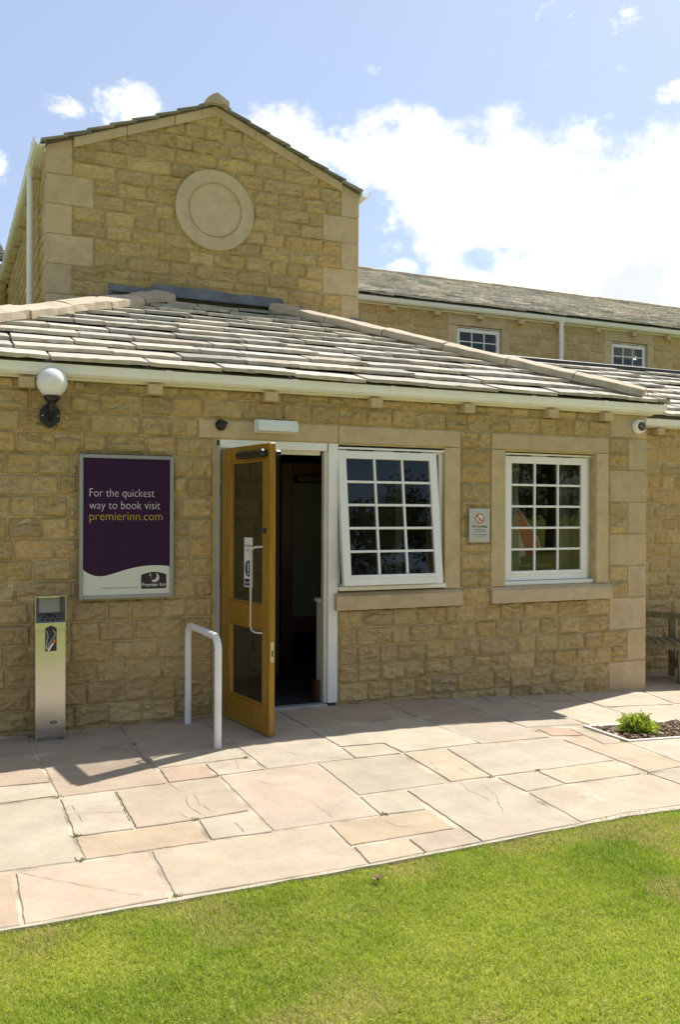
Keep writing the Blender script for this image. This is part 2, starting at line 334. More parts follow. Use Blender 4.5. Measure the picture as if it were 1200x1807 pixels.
def rockface(name, bl, P, parent, step=.02, amp=1., seed=1, clip=None):
    """bl = block rects; P(u, z, h) -> world arrays; every stone gets its own hewn face"""
    rnd = random.Random(seed); VV = []; FF = []; CC = []; o = 0
    for (a, b, c, d) in bl:
        if clip:
            pass
        w_, h_ = b - a, d - c
        nx = max(3, int(w_ / step) + 2); nz = max(3, int(h_ / step) + 2)
        # denser at the edges so that the drafted margin is crisp
        tx = np.linspace(0, 1, nx); tz = np.linspace(0, 1, nz)
        U, Z = np.meshgrid(a + w_ * tx, c + h_ * tz)
        e = np.minimum(np.minimum(U - a, b - U) / .014, np.minimum(Z - c, d - Z) / .012); e = np.clip(e, 0, 1); e = e * e * (3 - 2 * e)
        s1 = rnd.randint(0, 9999); ph = rnd.uniform(-1, 1); sg = rnd.uniform(.25, 1.0)
        wx = (vnoise(U * 11 + s1, Z * 11, seed) - .5) * .05; wz = (vnoise(U * 11, Z * 11 + s1, seed + 4) - .5) * .035
        n1 = vnoise((U + wx) * 8 + s1, (Z + wz) * 15 + s1, seed); n2 = vnoise((U + wx) * 24, (Z + wz) * 38 + s1 * .3, seed + 1); n3 = vnoise(U * 75, Z * 95, seed + 2)
        sm = lambda v, lo_, hi_: (lambda t_: t_ * t_ * (3 - 2 * t_))(np.clip((v - lo_) / (hi_ - lo_), 0, 1))
        q1 = sm(vnoise((U + wx) * 5 + s1 * .7 + Z * 9 * ph, (Z + wz) * 15 + s1 * .2, seed + 3), .44, .60)
        q2 = sm(vnoise((U + wx) * 12 + s1 * .3, (Z + wz) * 26 + s1 * .5, seed + 5), .46, .58)
        q3 = np.abs(2 * vnoise((U + wx) * 16 + s1 * .1, (Z + wz) * 34 + s1 * .9, seed + 6) - 1)
        tz_ = (Z - c) / h_ - .5
        q1 = sm(vnoise((U + wx) * 5 + s1 * .7 + Z * 9 * ph, (Z + wz) * 15 + s1 * .2, seed + 3), .46, .55)
        q2 = sm(vnoise((U + wx) * 13 + s1 * .3, (Z + wz) * 30 + s1 * .5, seed + 5), .46, .54)
        q4 = np.abs(2 * vnoise((U + wx * 1.5) * 30 + s1 * .6, (Z + wz) * 52 + s1 * .4, seed + 7) - 1)
        fld = sg * (.010 * n1 + .014 * q1 + .009 * q2) + .009 * q3 + .006 * q4 + .006 * n2 + .003 * n3 + .012 * ph * tz_
        hgt = .0098 + 1.0 * (fld - fld.mean())
        H = np.maximum(.0025 + (e * hgt + .0015 * n3) * amp, -.002)
        jit = .0025
        U = U + (vnoise(Z * 30, U * 0 + s1, 5) - .5) * jit * (1 - e) * 2; Z = Z + (vnoise(U * 30, Z * 0 + s1, 6) - .5) * jit * (1 - e) * 2
        ring_i = np.concatenate([np.arange(nx), np.arange(1, nz) * nx + nx - 1, (nz - 1) * nx + np.arange(nx - 2, -1, -1), np.arange(nz - 2, 0, -1) * nx])
        Uf, Zf, Hf = U.ravel(), Z.ravel(), H.ravel()
        pu = np.concatenate([Uf, Uf[ring_i]]); pz = np.concatenate([Zf, Zf[ring_i]]); ph_ = np.concatenate([Hf, np.full(len(ring_i), -.010)])
        V = np.stack(P(pu, pz, ph_), -1)
        idx = np.arange(nx * nz).reshape(nz, nx)
        F = np.stack([idx[:-1, :-1], idx[:-1, 1:], idx[1:, 1:], idx[1:, :-1]], -1).reshape(-1, 4)
        m_ = len(ring_i); r0 = ring_i; r1 = np.arange(m_) + nx * nz
        S = np.stack([r0, r1, np.roll(r1, -1), np.roll(r0, -1)], -1)
        col = np.array(rnd.choice(STONES)) * rnd.uniform(.91, 1.09)
        VV.append(V); FF.append(np.concatenate([F, S]) + o); CC.append(np.tile(col, (len(V), 1))); o += len(V)
    return npmesh(name, np.concatenate(VV), np.concatenate(FF), [M_ROCK], np.concatenate(CC), parent, smooth=True)
front = lambda Y: (lambda u, z, h: (u, np.full_like(u, Y) - (np.where((Y == 0) & (((u > .88) & (u < 1.60) & (z > .90) & (z < 1.99)) | ((u > 4.13) & (u < 4.38) & (z > 1.28) & (z < 1.62))), np.minimum(h, .010), h)), z))
leftside = lambda X: (lambda u, z, h: (np.full_like(u, X) - h, u, z))
rightside = lambda X: (lambda u, z, h: (np.full_like(u, X) + h, u, z))
ASH = (.555, .435, .265)
def ash(): k = random.uniform(.93, 1.06); return (ASH[0] * k, ASH[1] * k * random.uniform(.98, 1.01), ASH[2] * k * random.uniform(.96, 1.04))

B = empty('stone_building'); tag(B, 'buff stone lodge with a gabled tower, hipped entrance wing and slate roofs', 'building')

# ---- entrance wing
BEDS = [.162 + .15 * k for k in range(-3, 16)]      # ... 2.412
zb = BEDS + [2.485]
WL, WR = -.62, 6.15
fh = [(1.895, 2.94, -1, 2.112), (1.779, 4.088, 2.11, 2.262), (2.93, 4.09, .765, 2.12), (4.398, 5.705, .765, 2.262)]
fh[2] = (2.93, 4.09, .765, 2.12); fh.append((2.89, 4.09, .765, .91))
qh = []
for k, (a, b) in enumerate([(2.262, 2.485), (1.962, 2.262), (1.662, 1.962), (1.362, 1.662), (1.062, 1.362), (.762, 1.062), (.462, .762), (.162, .462), (-.30, .162)]):
    big = k % 2 == 0; qh.append((5.715 if big else 5.935, 6.15, a, b))
fb = blocks(WL, WR, zb, .15, fh + qh, seed=3)
rockface('wall', fb, front(0.), B, .0105, 1.75, 21)
# backing wall with openings (mortar shows in the joints)
mb = MB()
def wallbox(a, b, z0, z1, y0=-.0005, y1=.30): mb.box(a, b, y0, y1, z0, z1, M_MORTAR)
wallbox(WL, 1.925, -.35, 2.60); wallbox(1.925, 2.93, 2.10, 2.60); wallbox(2.93, 3.93, -.35, .90); wallbox(2.93, 3.93, 2.10, 2.60)
wallbox(3.93, 4.546, -.35, 2.60); wallbox(4.546, 5.552, -.35, .90); wallbox(4.546, 5.552, 2.10, 2.60); wallbox(5.552, WR - .004, -.35, 2.60)
mb.box(WR - .30, WR - .004, .30, 2.74, -.35, 2.60, M_MORTAR); mb.box(WL + .004, WL + .30, .30, 2.74, -.35, 2.60, M_MORTAR)
mb.build('wall_core', B)
sb = blocks(.30, 2.7, zb, .15, [], seed=8)
rockface('wall', sb, rightside(WR), B, .05, .8, 5); rockface('wall', blocks(0.02, 2.7, zb, .15, [], seed=9), leftside(WL), B, .05, .8, 6)
for (a, b, c, d) in qh:
    q = MB(); q.box(a + .004, b + .010, -.010, .22 if a < 5.8 else .34, c + .004, d - .004, M_ASHLAR, ash(), .004); q.build('quoin', B)
def lint(a, b, c, d, y0=-.016, y1=.05, name='lintel'):
    q = MB(); q.box(a + .003, b - .003, y0, y1, c + .003, d - .003, M_ASHLAR, ash(), .004); return q.build(name, B)
lint(1.779, 2.934, 2.112, 2.255, y1=.12); lint(2.934, 4.088, 2.112, 2.255, y1=.12); lint(4.398, 5.705, 2.112, 2.255, y1=.12)
lint(3.926, 4.088, .905, 2.112, y1=.14, name='window_jamb'); lint(4.398, 4.546, .905, 2.112, y1=.14, name='window_jamb'); lint(5.552, 5.705, .905, 2.112, y1=.14, name='window_jamb')
def sill(a, b, y1=.14, z0=.765, z1=.905, Y=0.):
    q = MB(); q.prism([(-.062 + Y, z0), (y1 + Y, z0), (y1 + Y, z1 + .02), (-.02 + Y, z1 - .005), (-.062 + Y, z1 - .028)], a, b, M_ASHLAR, 'x', ash()); return q.build('window_sill', B)
sill(2.905, 4.088); sill(4.385, 5.712)

# ---- windows
def sash_mesh(q, W, H, px0, px1, pz0, pz1, nx=3, nz=5, t=.045, bar=.020):
    """sash in its own frame: x 0..W, z 0..H, outer face y=0 going back to t"""
    q.box(0, px0, 0, t, 0, H, M_WHITE, bev=.003); q.box(px1, W, 0, t, 0, H, M_WHITE, bev=.003)
    q.box(px0, px1, .0005, t, pz1, H, M_WHITE, bev=.003); q.box(px0, px1, .0005, t, 0, pz0, M_WHITE, bev=.003)
    for i in range(1, nx): x = px0 + (px1 - px0) * i / nx; q.box(x - bar / 2, x + bar / 2, .006, t - .006, pz0, pz1, M_WHITE, bev=.004)
    for i in range(1, nz): z = pz0 + (pz1 - pz0) * i / nz; q.box(px0, px1, .008, t - .008, z - bar / 2, z + bar / 2, M_WHITE, bev=.004)
    q.box(px0 - .012, px1 + .012, -.008, .0, pz0 - .028, pz0 - .002, M_WHITE, bev=.003)     # glazing bead over the bottom rail
def window(x0, x1, z0, z1, yf, tilt=0., Y=0., sashx=.015, sashr=None, detail=True, nz=5, lab=None):
    wn = empty('window', (0, 0, 0), 0, B)
    if lab: wn['label'] = lab
    f = MB(); w_ = .035
    f.box(x0, x0 + w_, yf + .03, yf + .10, z0, z1, M_WHITE); f.box(x1 - w_, x1, yf + .03, yf + .10, z0, z1, M_WHITE)
    f.box(x0 + w_, x1 - w_, yf + .03, yf + .10, z1 - w_, z1, M_WHITE); f.box(x0 + w_, x1 - w_, yf + .03, yf + .10, z0, z0 + .045, M_WHITE)
    f.box(x0, x1 + .004, yf - .035, yf + .03, z0 - .006, z0 + .030, M_WHITE, bev=.004)
    f.build('window_frame', wn)
    v = MB(); v.box(x0 + .002, x1 - .002, yf - .012, yf + .03, z1 - .018, z1 - .002, M_WHITE, bev=.003)
    for c in (.14, .27, .58, .72):
        a = x0 + (x1 - x0) * c; v.box(a - .055, a + .055, yf - .004, yf + .031, z1 - .0265, z1 - .0185, M_BLACK)
    v.build('trickle_vent', wn)
    W = x1 - x0 - sashx - (sashx if sashr is None else sashr); H = z1 - z0 - .034 - .028
    s_ = MB(); sash_mesh(s_, W, H, .070, W - .070, .085, H - .065, nz=nz); so = s_.build('sash', wn)
    g = MB(); g.add([(.06, .022, .07), (W - .06, .022, .07), (W - .06, .022, H - .05), (.06, .022, H - .05)], [(0, 1, 2, 3)], M_GLASS); go = g.build('glass_pane', wn, fix=False)
    for o in (so, go):
        o.matrix_basis = Matrix.Translation((x0 + sashx, yf, z0 + .034 + H)) @ Matrix.Rotation(-tilt, 4, 'X') @ Matrix.Translation((0, 0, -H))
    return wn
window(2.937, 3.930, .925, 2.085, .0, R(6.8), sashx=.0, sashr=.078, lab='white window tilted open at the bottom, beside the door')
window(4.548, 5.552, .915, 2.092, .055, 0, sashx=.045, lab='closed white window with curtains inside, right of the no smoking plate')

# ---- door frame and door
f = MB()
f.box(1.925, 1.95, -.012, .09, .02, 2.06, M_GREYJ, bev=.002)
f.box(1.95, 2.84, -.004, .09, 2.045, 2.108, M_WHITE, bev=.002); f.box(1.95, 2.80, .045, .095, 2.012, 2.045, M_CREAM)
f.box(2.852, 2.936, -.008, .09, .02, 2.108, M_WHITE, bev=.003); f.box(2.826, 2.852, .022, .075, .02, 2.045, M_CREAM)
f.box(1.95, 1.965, .03, .10, .02, 2.045, M_WHITE)
f.build('door_frame', B)
t = MB(); t.box(1.95, 2.84, -.03, .06, -.02, .018, M_GREYJ, bev=.003); t.box(1.95, 2.84, -.055, -.03, -.02, .006, M_MORTARP); t.build('threshold', B)
D = empty('door', (1.957, 0, 0), math.atan2(-.99, .142), B); D['label'] = 'varnished oak glazed door standing wide open'
q = MB(); T = .044; z0, z1 = .014, 2.032; W = .805
q.box(0, .150, 0, T, z0, z1, M_OAK, bev=.003); q.box(.695, W, 0, T, z0, z1, M_OAK, bev=.003)
for a, b in ((z0, .195), (.735, .895), (1.925, z1)): q.box(.150, .695, .0008, T - .0008, a, b, M_OAK)
for a, b in ((.195, .735), (.895, 1.925)):      # beads round the glass
    for (p, r_, s_, u_) in ((.150, .165, a, b), (.680, .695, a, b)): q.box(p, r_, .006, T - .006, s_, u_, M_OAK, bev=.003)
    for (s_, u_) in ((a, a + .015), (b - .015, b)): q.box(.165, .680, .006, T - .006, s_, u_, M_OAK, bev=.003)
q.build('door_leaf', D)
for a, b in ((.195, .735), (.895, 1.925)):
    g = MB(); g.add([(.16, .022, a + .01), (.685, .022, a + .01), (.685, .022, b - .01), (.16, .022, b - .01)], [(0, 1, 2, 3)], M_DGLASS); g.build('glass_pane', D, fix=False)
h = MB(); zt, zb_ = 1.312, .712; hp = [(.700, 0, zt), (.690, -.022, zt), (.665, -.045, zt - .004), (.645, -.058, zt - .020), (.64, -.062, zt - .05), (.64, -.062, zb_ + .05), (.645, -.058, zb_ + .020), (.665, -.045, zb_ + .004), (.690, -.022, zb_), (.700, 0, zb_)]
h.tube(hp, .0085, simple('satin_aluminium', (.50, .49, .46), .35, .9), 12); h.build('pull_handle', D)
c = MB(); c.box(.36, .775, -.055, -.001, 1.935, 1.99, M_BLACK, bev=.012); c.box(.70, .80, T + .001, T + .05, 1.94, 1.985, M_BLACK, bev=.01); c.build('door_closer', D)
l = MB(); l.lathe([(.0, .012), (.016, .012), (.021, .006), (.022, 0)], (.735, -.0, 1.425), M_BLACK, 16, 'y'); l.build('keyhole_cover', D)
l = MB(); l.box(W + .0003, W + .0025, .010, .034, .52, .66, M_STEEL, bev=.001); l.box(W + .0026, W + .004, .017, .027, .56, .60, M_BLACK); l.build('lock_plate', D)
for z in (.30, 1.02, 1.72):
    l = MB(); l.tube([(-.008, -.006, z - .05), (-.008, -.006, z + .05)], .008, M_STEEL, 10); l.box(-.006, .0, .002, .03, z - .05, z + .05, M_STEEL); l.build('hinge', D)

# ---- text helper
def textverts(body, bold=0.):
    cu = bpy.data.curves.new('lettering', 'FONT'); cu.body = body; cu.resolution_u = 3; cu.offset = bold
    o = bpy.data.objects.new('lettering', cu); COL.objects.link(o)
    dg = bpy.context.evaluated_depsgraph_get(); me = bpy.data.meshes.new_from_object(o.evaluated_get(dg))
    V = [(v.co.x, v.co.y) for v in me.vertices]; F = [list(p.vertices) for p in me.polygons]
    bpy.data.objects.remove(o); bpy.data.curves.remove(cu); bpy.data.meshes.remove(me)
    return V, F
def text(mb_, body, x0, z0, width, y, mat, bold=0., height=None, center=False, P=None):
    V, F = textverts(body, bold); xs = [v[0] for v in V]; mn, mxx = min(xs), max(xs); k = width / (mxx - mn)
    ky = k if height is None else height / .72
    off = -width / 2 if center else 0
    P = P or (lambda a, b: (a, y, b))
    mb_.add([P(x0 + off + (v[0] - mn) * k, z0 + v[1] * ky) for v in V], F, mat)
M_NAVY = simple('sign_blue', (.015, .03, .22), .4); M_INK = simple('ink_black', (.02, .02, .025), .5); M_PAPER = simple('paper_white', (.78, .78, .76), .4)
st = MB(); y = .0185
def quad(mb_, a, b, c, d, y, mat): mb_.add([(a, y, c), (b, y, c), (b, y, d), (a, y, d)], [(0, 1, 2, 3)], mat)
def disc(mb_, cx, cz, r, y, mat, n=28, rx=None):
    rx = rx or r; mb_.add([(cx + rx * math.cos(2 * math.pi * i / n), y, cz + r * math.sin(2 * math.pi * i / n)) for i in range(n)], [list(range(n))], mat)
st.box(.372, .502, .0185, .0205, 1.012, 1.370, M_PAPER)
disc(st, .437, 1.145, .060, .0178, M_NAVY, rx=.050)
quad(st, .430, .444, 1.125, 1.185, .0172, M_PAPER); disc(st, .437, 1.107, .008, .0172, M_PAPER, 12)
quad(st, .382, .492, 1.020, 1.072, .0178, M_NAVY); text(st, 'Keep clear', .388, 1.038, .098, .0172, M_PAPER)
text(st, 'Automatic', .380, 1.305, .114, .0178, M_INK); text(st, 'door', .412, 1.272, .048, .0178, M_INK)
st.build('door_sticker', D, fix=False)

# ---- corbels, fascia, gutter, roof of entrance wing
M_CORB = tinted('corbel_stone', .9, .08, 8., .2, 60.)
def corbel(x, z0=2.408, z1=2.482, Y=0., w_=.105, d=.10):
    q = MB(); q.box(x - w_ / 2, x + w_ / 2, Y - d, Y + .02, z0, z1, M_CORB, ash(), .004); q.build('corbel', B)
for x in (-.32, .545, 1.435, 2.335, 3.24, 4.127, 5.007, 5.63): corbel(x)
GP = [(.03, 0), (.03, -.068), (.05, -.078), (.10, -.080), (.128, -.062), (.140, -.03), (.144, 0), (.136, .002), (.131, -.028), (.120, -.055), (.10, -.071), (.05, -.069), (.038, -.060), (.038, 0)]
def gutter(path, z, joints=()):
    q = MB(); q.sweep(path, [(a, z + b) for a, b in GP], M_UPVC)
    JP = [(.024, .003), (.024, -.072), (.048, -.083), (.102, -.085), (.132, -.066), (.145, -.03), (.149, .004)]
    for (p, d) in joints:
        a = Vector(p) - Vector(d) * .02; b = Vector(p) + Vector(d) * .02
        q.sweep([tuple(a), tuple(b)], [(u, z + v) for u, v in JP], M_UPVC)
    q.build('gutter', B)
def fascia(path, z0, z1):
    q = MB(); q.sweep(path, [(-.02, z0), (.045, z0), (.045, z0 + .02), (.029, z0 + .03), (.029, z1), (-.02, z1)], M_CREAM); q.build('fascia', B)
gp = [(WL, .85), (WL, 0), (WR, 0), (WR, .70)]
gutter(gp, 2.578, [((x, 0), (1, 0)) for x in (.10, 1.52, 2.51, 3.36, 4.75, 5.55, 6.02)] + [((WL, 0), (1, 0))])
fascia(gp, 2.482, 2.60)
SL = [(.52, .475, .395), (.455, .43, .36), (.56, .51, .425), (.48, .44, .36), (.40, .39, .34), (.54, .48, .395), (.48, .46, .405), (.50, .44, .355), (.36, .345, .29)]
def slate_roof(name, O, S, Tv, Nv, s0, s1, rows, clips, parent, expo=.28, wlo=.28, whi=.72, hi=.050, th=.025, seed=1, dim=1., taper=None, step=.07, rough=.012, tilt=.034):
    """courses of stone slates. O origin at the eave, S along, Tv up the slope, Nv outward; clips = half planes a*s+b*t<=c"""
    rnd = random.Random(seed); q = MB(); t = -.03; ls = min(1, tilt / .034)
    O, S, Tv, Nv = map(Vector, (O, S, Tv, Nv))
    def clip(poly, a, b, c):
        o = []
        for i in range(len(poly)):
            p, r_ = poly[i], poly[(i + 1) % len(poly)]; dp = a * p[0] + b * p[1] - c; dr = a * r_[0] + b * r_[1] - c
            if dp <= 0: o.append(p)
            if (dp < 0 < dr) or (dr < 0 < dp): k = dp / (dp - dr); o.append((p[0] + k * (r_[0] - p[0]), p[1] + k * (r_[1] - p[1])))
        return o
    for r_i in range(rows):
        ex = expo if taper is None else expo * (1 - taper * r_i / rows)
        s = s0 - rnd.uniform(0, .3)
        while s < s1:
            w_ = rnd.uniform(wlo, whi) * (1 - .25 * r_i / rows); a, b = s + .009, s + w_ - .009; s += w_
            n = max(2, int(w_ / step)); dt = rnd.uniform(-.006, .006)
            low = [(a + (b - a) * i / n + (rnd.uniform(-.006, .006) if 0 < i < n else 0), t + dt + rnd.uniform(-rough, rough)) for i in range(n + 1)]
            up_ = [(b + rnd.uniform(-.004, .004), t + ex * 1.12), (a + rnd.uniform(-.004, .004), t + ex * 1.12)]
            poly = low + up_
            for cl in clips:
                poly = clip(poly, *cl)
                if len(poly) < 3: break
            if len(poly) < 3: continue
            lift = rnd.uniform(-.006, .008); til = rnd.uniform(-.008, .008)
            H = lambda p: hi + lift * ls + til * ls * (p[0] - a) / w_ - tilt * (p[1] - t) / ex
            n = len(poly)
            top = [O + S * p[0] + Tv * p[1] + Nv * (H(p) + (rnd.uniform(-.003, .003) if p[1] < t + .03 else 0)) for p in poly]
            bot = [O + S * (p[0] + rnd.uniform(-.003, .003)) + Tv * (p[1] + (rnd.uniform(-.010, .002) if p[1] < t + .03 else 0)) + Nv * (H(p) - th - rnd.uniform(0, .005)) for p in poly]
            k = rnd.uniform(.82, 1.12) * dim; c = rnd.choice(SL)
            q.add(top + bot, [list(range(n)), list(range(n, 2 * n))[::-1]] + [(i, i + n, (i + 1) % n + n, (i + 1) % n) for i in range(n)], M_SLATE, (c[0] * k, c[1] * k, c[2] * k))
        t += ex
    return q.build(name, parent)
def deck(polys, th=.02):
    q = MB()
    for P in polys:
        n = len(P); q.add([Vector(p) for p in P] + [Vector(p) - Vector((0, 0, th)) for p in P], [list(range(n)), list(range(n, 2 * n))[::-1]] + [(i, i + n, (i + 1) % n + n, (i + 1) % n) for i in range(n)], M_DARK)
    return q
TP = .408; ct, stt = 1 / math.hypot(1, TP), TP / math.hypot(1, TP)
E0 = -.135; ZE = 2.588; RX0, RX1 = WL - .135, WR + .10
YT = 2.75                                   # plane of the tower's front
run = YT - E0; zt = ZE + TP * run
rf = deck([[(RX0, E0, ZE), (RX1, E0, ZE), (RX1 - run, YT, zt), (RX0 + run, YT, zt)], [(RX1, E0, ZE), (RX1, YT, ZE), (RX1 - run, YT, zt)], [(RX0, E0, ZE), (RX0, YT, ZE), (RX0 + run, YT, zt)]]).build('roof', B)
rf['label'] = 'hipped stone slate roof over the entrance'
slate_roof('slates', (0, E0, ZE), (1, 0, 0), (0, ct, stt), (0, -stt, ct), RX0, RX1, 12, [(1, ct, RX1), (-1, ct, -RX0), (0, 1, run / ct - .03)], rf, expo=.285, taper=.2, seed=5)
slate_roof('slates', (RX1, 0, ZE), (0, 1, 0), (-ct, 0, stt), (stt, 0, ct), E0, YT, 12, [(-1, ct, -E0), (1, 0, YT - .02)], rf, expo=.285, taper=.2, seed=6)
slate_roof('slates', (RX0, 0, ZE), (0, -1, 0), (ct, 0, stt), (-stt, 0, ct), -YT, -E0, 12, [(1, ct, -E0), (-1, 0, YT - .02)], rf, expo=.285, taper=.2, seed=7)
M_CAP = tinted('ridge_stone', .9, .15, 10., .5, 50., .012, stain=(4., .5, .75, .30, .26, .2, .5))
def caps(P0, P1, n, wid, drop, parent, lift=.075, name='hip_cap', th=.045, endface=True, seed=1, bed=True):
    rnd = random.Random(seed); P0, P1 = Vector(P0), Vector(P1); d = (P1 - P0).normalized(); sd = d.cross(Vector((0, 0, 1))).normalized(); upv = sd.cross(d)
    Lt = (P1 - P0).length
    for i in range(n):
        a = Lt * i / n + .004; b = Lt * (i + 1) / n - .004; q = MB(); k = rnd.uniform(.92, 1.06); jz = rnd.uniform(-.006, .008); js = rnd.uniform(-.01, .01)
        vs = []; cs = 5
        for j in range(cs + 1):
            s_ = a + (b - a) * j / cs; c = P0 + d * s_ + upv * (lift + jz) + sd * js
            for (u, h_) in ((-wid, -drop), (-wid * .5, -drop * .45), (0, 0), (wid * .5, -drop * .45), (wid, -drop), (wid, -drop - th), (0, -th), (-wid, -drop - th)):
                vs.append(c + sd * (u + rnd.uniform(-.006, .006)) + upv * (h_ + rnd.uniform(-.005, .005)))
        m_ = 8; fs = [[j * m_ + x, j * m_ + (x + 1) % m_, (j + 1) * m_ + (x + 1) % m_, (j + 1) * m_ + x] for j in range(cs) for x in range(m_)]
        fs += [list(range(m_)), [cs * m_ + x for x in range(m_)][::-1]]
        q.add(vs, fs, M_CAP, (.50 * k, .42 * k, .31 * k)); q.build(name, parent)
    if bed:
        q = MB(); vs = []
        for c in (P0 + d * .02, P1 - d * .02):
            for u, h_ in ((-wid * .93, -drop * .93 - th + lift), (0, lift - th), (wid * .93, -drop * .93 - th + lift), (wid * .90, -drop - .06 + lift - th), (-wid * .90, -drop - .06 + lift - th)): vs.append(c + sd * u + upv * (h_ - .001))
        q.add(vs, [(0, 1, 2, 3, 4), (9, 8, 7, 6, 5)] + [(i, i + 5, (i + 1) % 5 + 5, (i + 1) % 5) for i in range(5)], M_MORTARC); q.build('cap_bedding', parent)
def roofz(x, y): return ZE + TP * min(y - E0, RX1 - x, x - RX0)
caps((RX1 - .13, E0 + .13, roofz(RX1 - .13, E0 + .13)), (RX1 - run + .02, YT - .02, zt - .01), 6, .17, .05, rf, lift=.115, th=.065, seed=3)
caps((RX0 + .13, E0 + .13, roofz(RX0 + .13, E0 + .13)), (RX0 + run - .02, YT - .02, zt - .01), 7, .18, .055, rf, lift=.115, th=.065, seed=4)
fl = MB()   # lead flashing, turned up the tower wall
for fk, (a, b, zz) in enumerate(((1.60, 2.05, 3.872), (2.05, 2.72, 3.925), (2.72, 3.44, 3.912))):
    fy = 2.712 - .004 * (fk % 2); fx = np.linspace(a - .03, b + .03, 9); rz = random.Random(fk); zs_ = [zz + rz.uniform(-.006, .006) for _ in fx]
    for k in range(8):
        p_, q_, zp, zq = fx[k], fx[k + 1], zs_[k], zs_[k + 1]
        fl.add([(p_, fy, zt - .12), (q_, fy, zt - .12), (q_, fy + .004, zq), (p_, fy + .004, zp), (p_, 2.735, zp), (q_, 2.735, zq)], [(0, 1, 2, 3), (3, 2, 5, 4)], M_LEAD)
    fl.add([(a, fy, zt + .055), (b, fy, zt + .055), (b, 2.60, zt + .015), (a, 2.60, zt + .015)], [(0, 1, 2, 3)], M_LEAD); fl.build('lead_flashing', rf, fix=False); fl = MB()
for a, b, c, d, e_ in ((1.40, 1.62, 2.70, 3.60, 3.745), (3.45, 3.60, 2.70, 3.60, 3.80), (4.30, 4.44, 2.715, 3.5, 3.78)): fl = MB(); fl.box(a, b, c, 2.735, d, e_, M_LEAD); fl.build('lead_flashing', rf)
eave = MB(); eave.box(RX0 + .06, RX1 - .06, E0 + .065, .0, ZE - .014, ZE + .02, M_DARK); eave.build('eave_board', rf)

# ---- interior seen through the door and windows
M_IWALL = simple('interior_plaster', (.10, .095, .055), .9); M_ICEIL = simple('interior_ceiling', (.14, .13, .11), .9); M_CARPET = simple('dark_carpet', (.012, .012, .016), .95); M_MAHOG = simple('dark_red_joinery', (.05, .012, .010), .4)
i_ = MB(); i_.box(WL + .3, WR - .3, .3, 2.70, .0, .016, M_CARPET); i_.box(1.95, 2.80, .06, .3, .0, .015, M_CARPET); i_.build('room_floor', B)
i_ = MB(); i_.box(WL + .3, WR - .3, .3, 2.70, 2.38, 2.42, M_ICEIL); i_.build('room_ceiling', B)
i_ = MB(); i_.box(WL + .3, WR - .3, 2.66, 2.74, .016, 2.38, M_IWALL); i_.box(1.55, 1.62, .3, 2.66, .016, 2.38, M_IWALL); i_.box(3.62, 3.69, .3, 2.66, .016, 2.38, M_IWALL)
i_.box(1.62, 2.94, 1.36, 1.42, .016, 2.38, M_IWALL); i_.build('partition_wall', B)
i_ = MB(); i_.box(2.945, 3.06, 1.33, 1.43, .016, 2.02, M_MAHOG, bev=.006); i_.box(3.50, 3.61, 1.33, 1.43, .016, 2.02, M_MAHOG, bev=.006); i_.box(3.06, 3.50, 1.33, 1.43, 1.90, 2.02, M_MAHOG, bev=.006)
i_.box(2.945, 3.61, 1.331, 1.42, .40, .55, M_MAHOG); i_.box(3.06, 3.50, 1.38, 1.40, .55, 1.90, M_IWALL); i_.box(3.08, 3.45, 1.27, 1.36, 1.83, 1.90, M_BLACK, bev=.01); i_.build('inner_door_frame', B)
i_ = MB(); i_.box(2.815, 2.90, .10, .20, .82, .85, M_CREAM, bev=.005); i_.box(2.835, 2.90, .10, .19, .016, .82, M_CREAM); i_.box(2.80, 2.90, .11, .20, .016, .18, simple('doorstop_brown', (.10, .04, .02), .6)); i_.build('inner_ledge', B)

# ---- tower
TL_, TR_ = .974, 4.392; APX, APZ = 2.69, 5.945; VP_ = .40
EZ_ = 5.262                                  # eave line of the gable slates at x = TL_
top = lambda x: APZ - VP_ * abs(x - APX)
tz = [2.83 + .15 * k for k in range(0, 21)]      # joints fall on 3.73, 4.03 ...
tq = []
for k in range(6):
    a = 3.43 + .30 * k; big = k % 2 == 0
    tq.append((TL_, (1.42 if big else 1.209), a, a + .30)); tq.append(((3.955 if big else 4.182), TR_, a + .008, a + .308))
tq[-2] = (TL_, 1.209, 4.93, 5.27); tq[-1] = (4.182, TR_, 4.938, 5.27)
tb_all = blocks(1.0, 4.37, [2.98 + .15 * k for k in range(0, 20)], .15, tq, lo=.18, hi=.36, seed=14)
tb = []
cx, cz, cr = 2.686, 4.783, .432
for (a, b, c, d) in tb_all:
    if min(top(a), top(b)) - .145 < d - .01:
        # cut the block along the raked band
        if max(top(a), top(b), top((a + b) / 2)) - .15 < c + .05: continue
        tb.append(('r', a, b, c, d))
    elif d > cz - cr - .02 and c < cz + cr + .02 and b > cx - cr and a < cx + cr:
        tb.append(('c', a, b, c, d))
    else: tb.append(('n', a, b, c, d))
rockface('wall', [t_[1:] for t_ in tb], lambda u, z, h: (u, np.full_like(u, YT) - np.where(z > top_np(u) - .13, -.02, h), z), B, .022, 1.0, 33) if False else None
def top_np(u): return APZ - VP_ * np.abs(u - APX)
def tower_front(u, z, h):
    zl = top_np(u) - .10
    z2 = np.minimum(z, zl)
    h = np.where((z < 3.95) & (u > 1.35) & (u < 3.65), np.minimum(h, .006), h)
    h = np.where((u - 2.686) ** 2 + (z - 4.783) ** 2 < .46 ** 2, np.minimum(h, .010), h)
    return (u, np.full_like(u, YT) - h, z2)
rockface('wall', [t_[1:] for t_ in tb], tower_front, B, .0135, 1.8, 33)
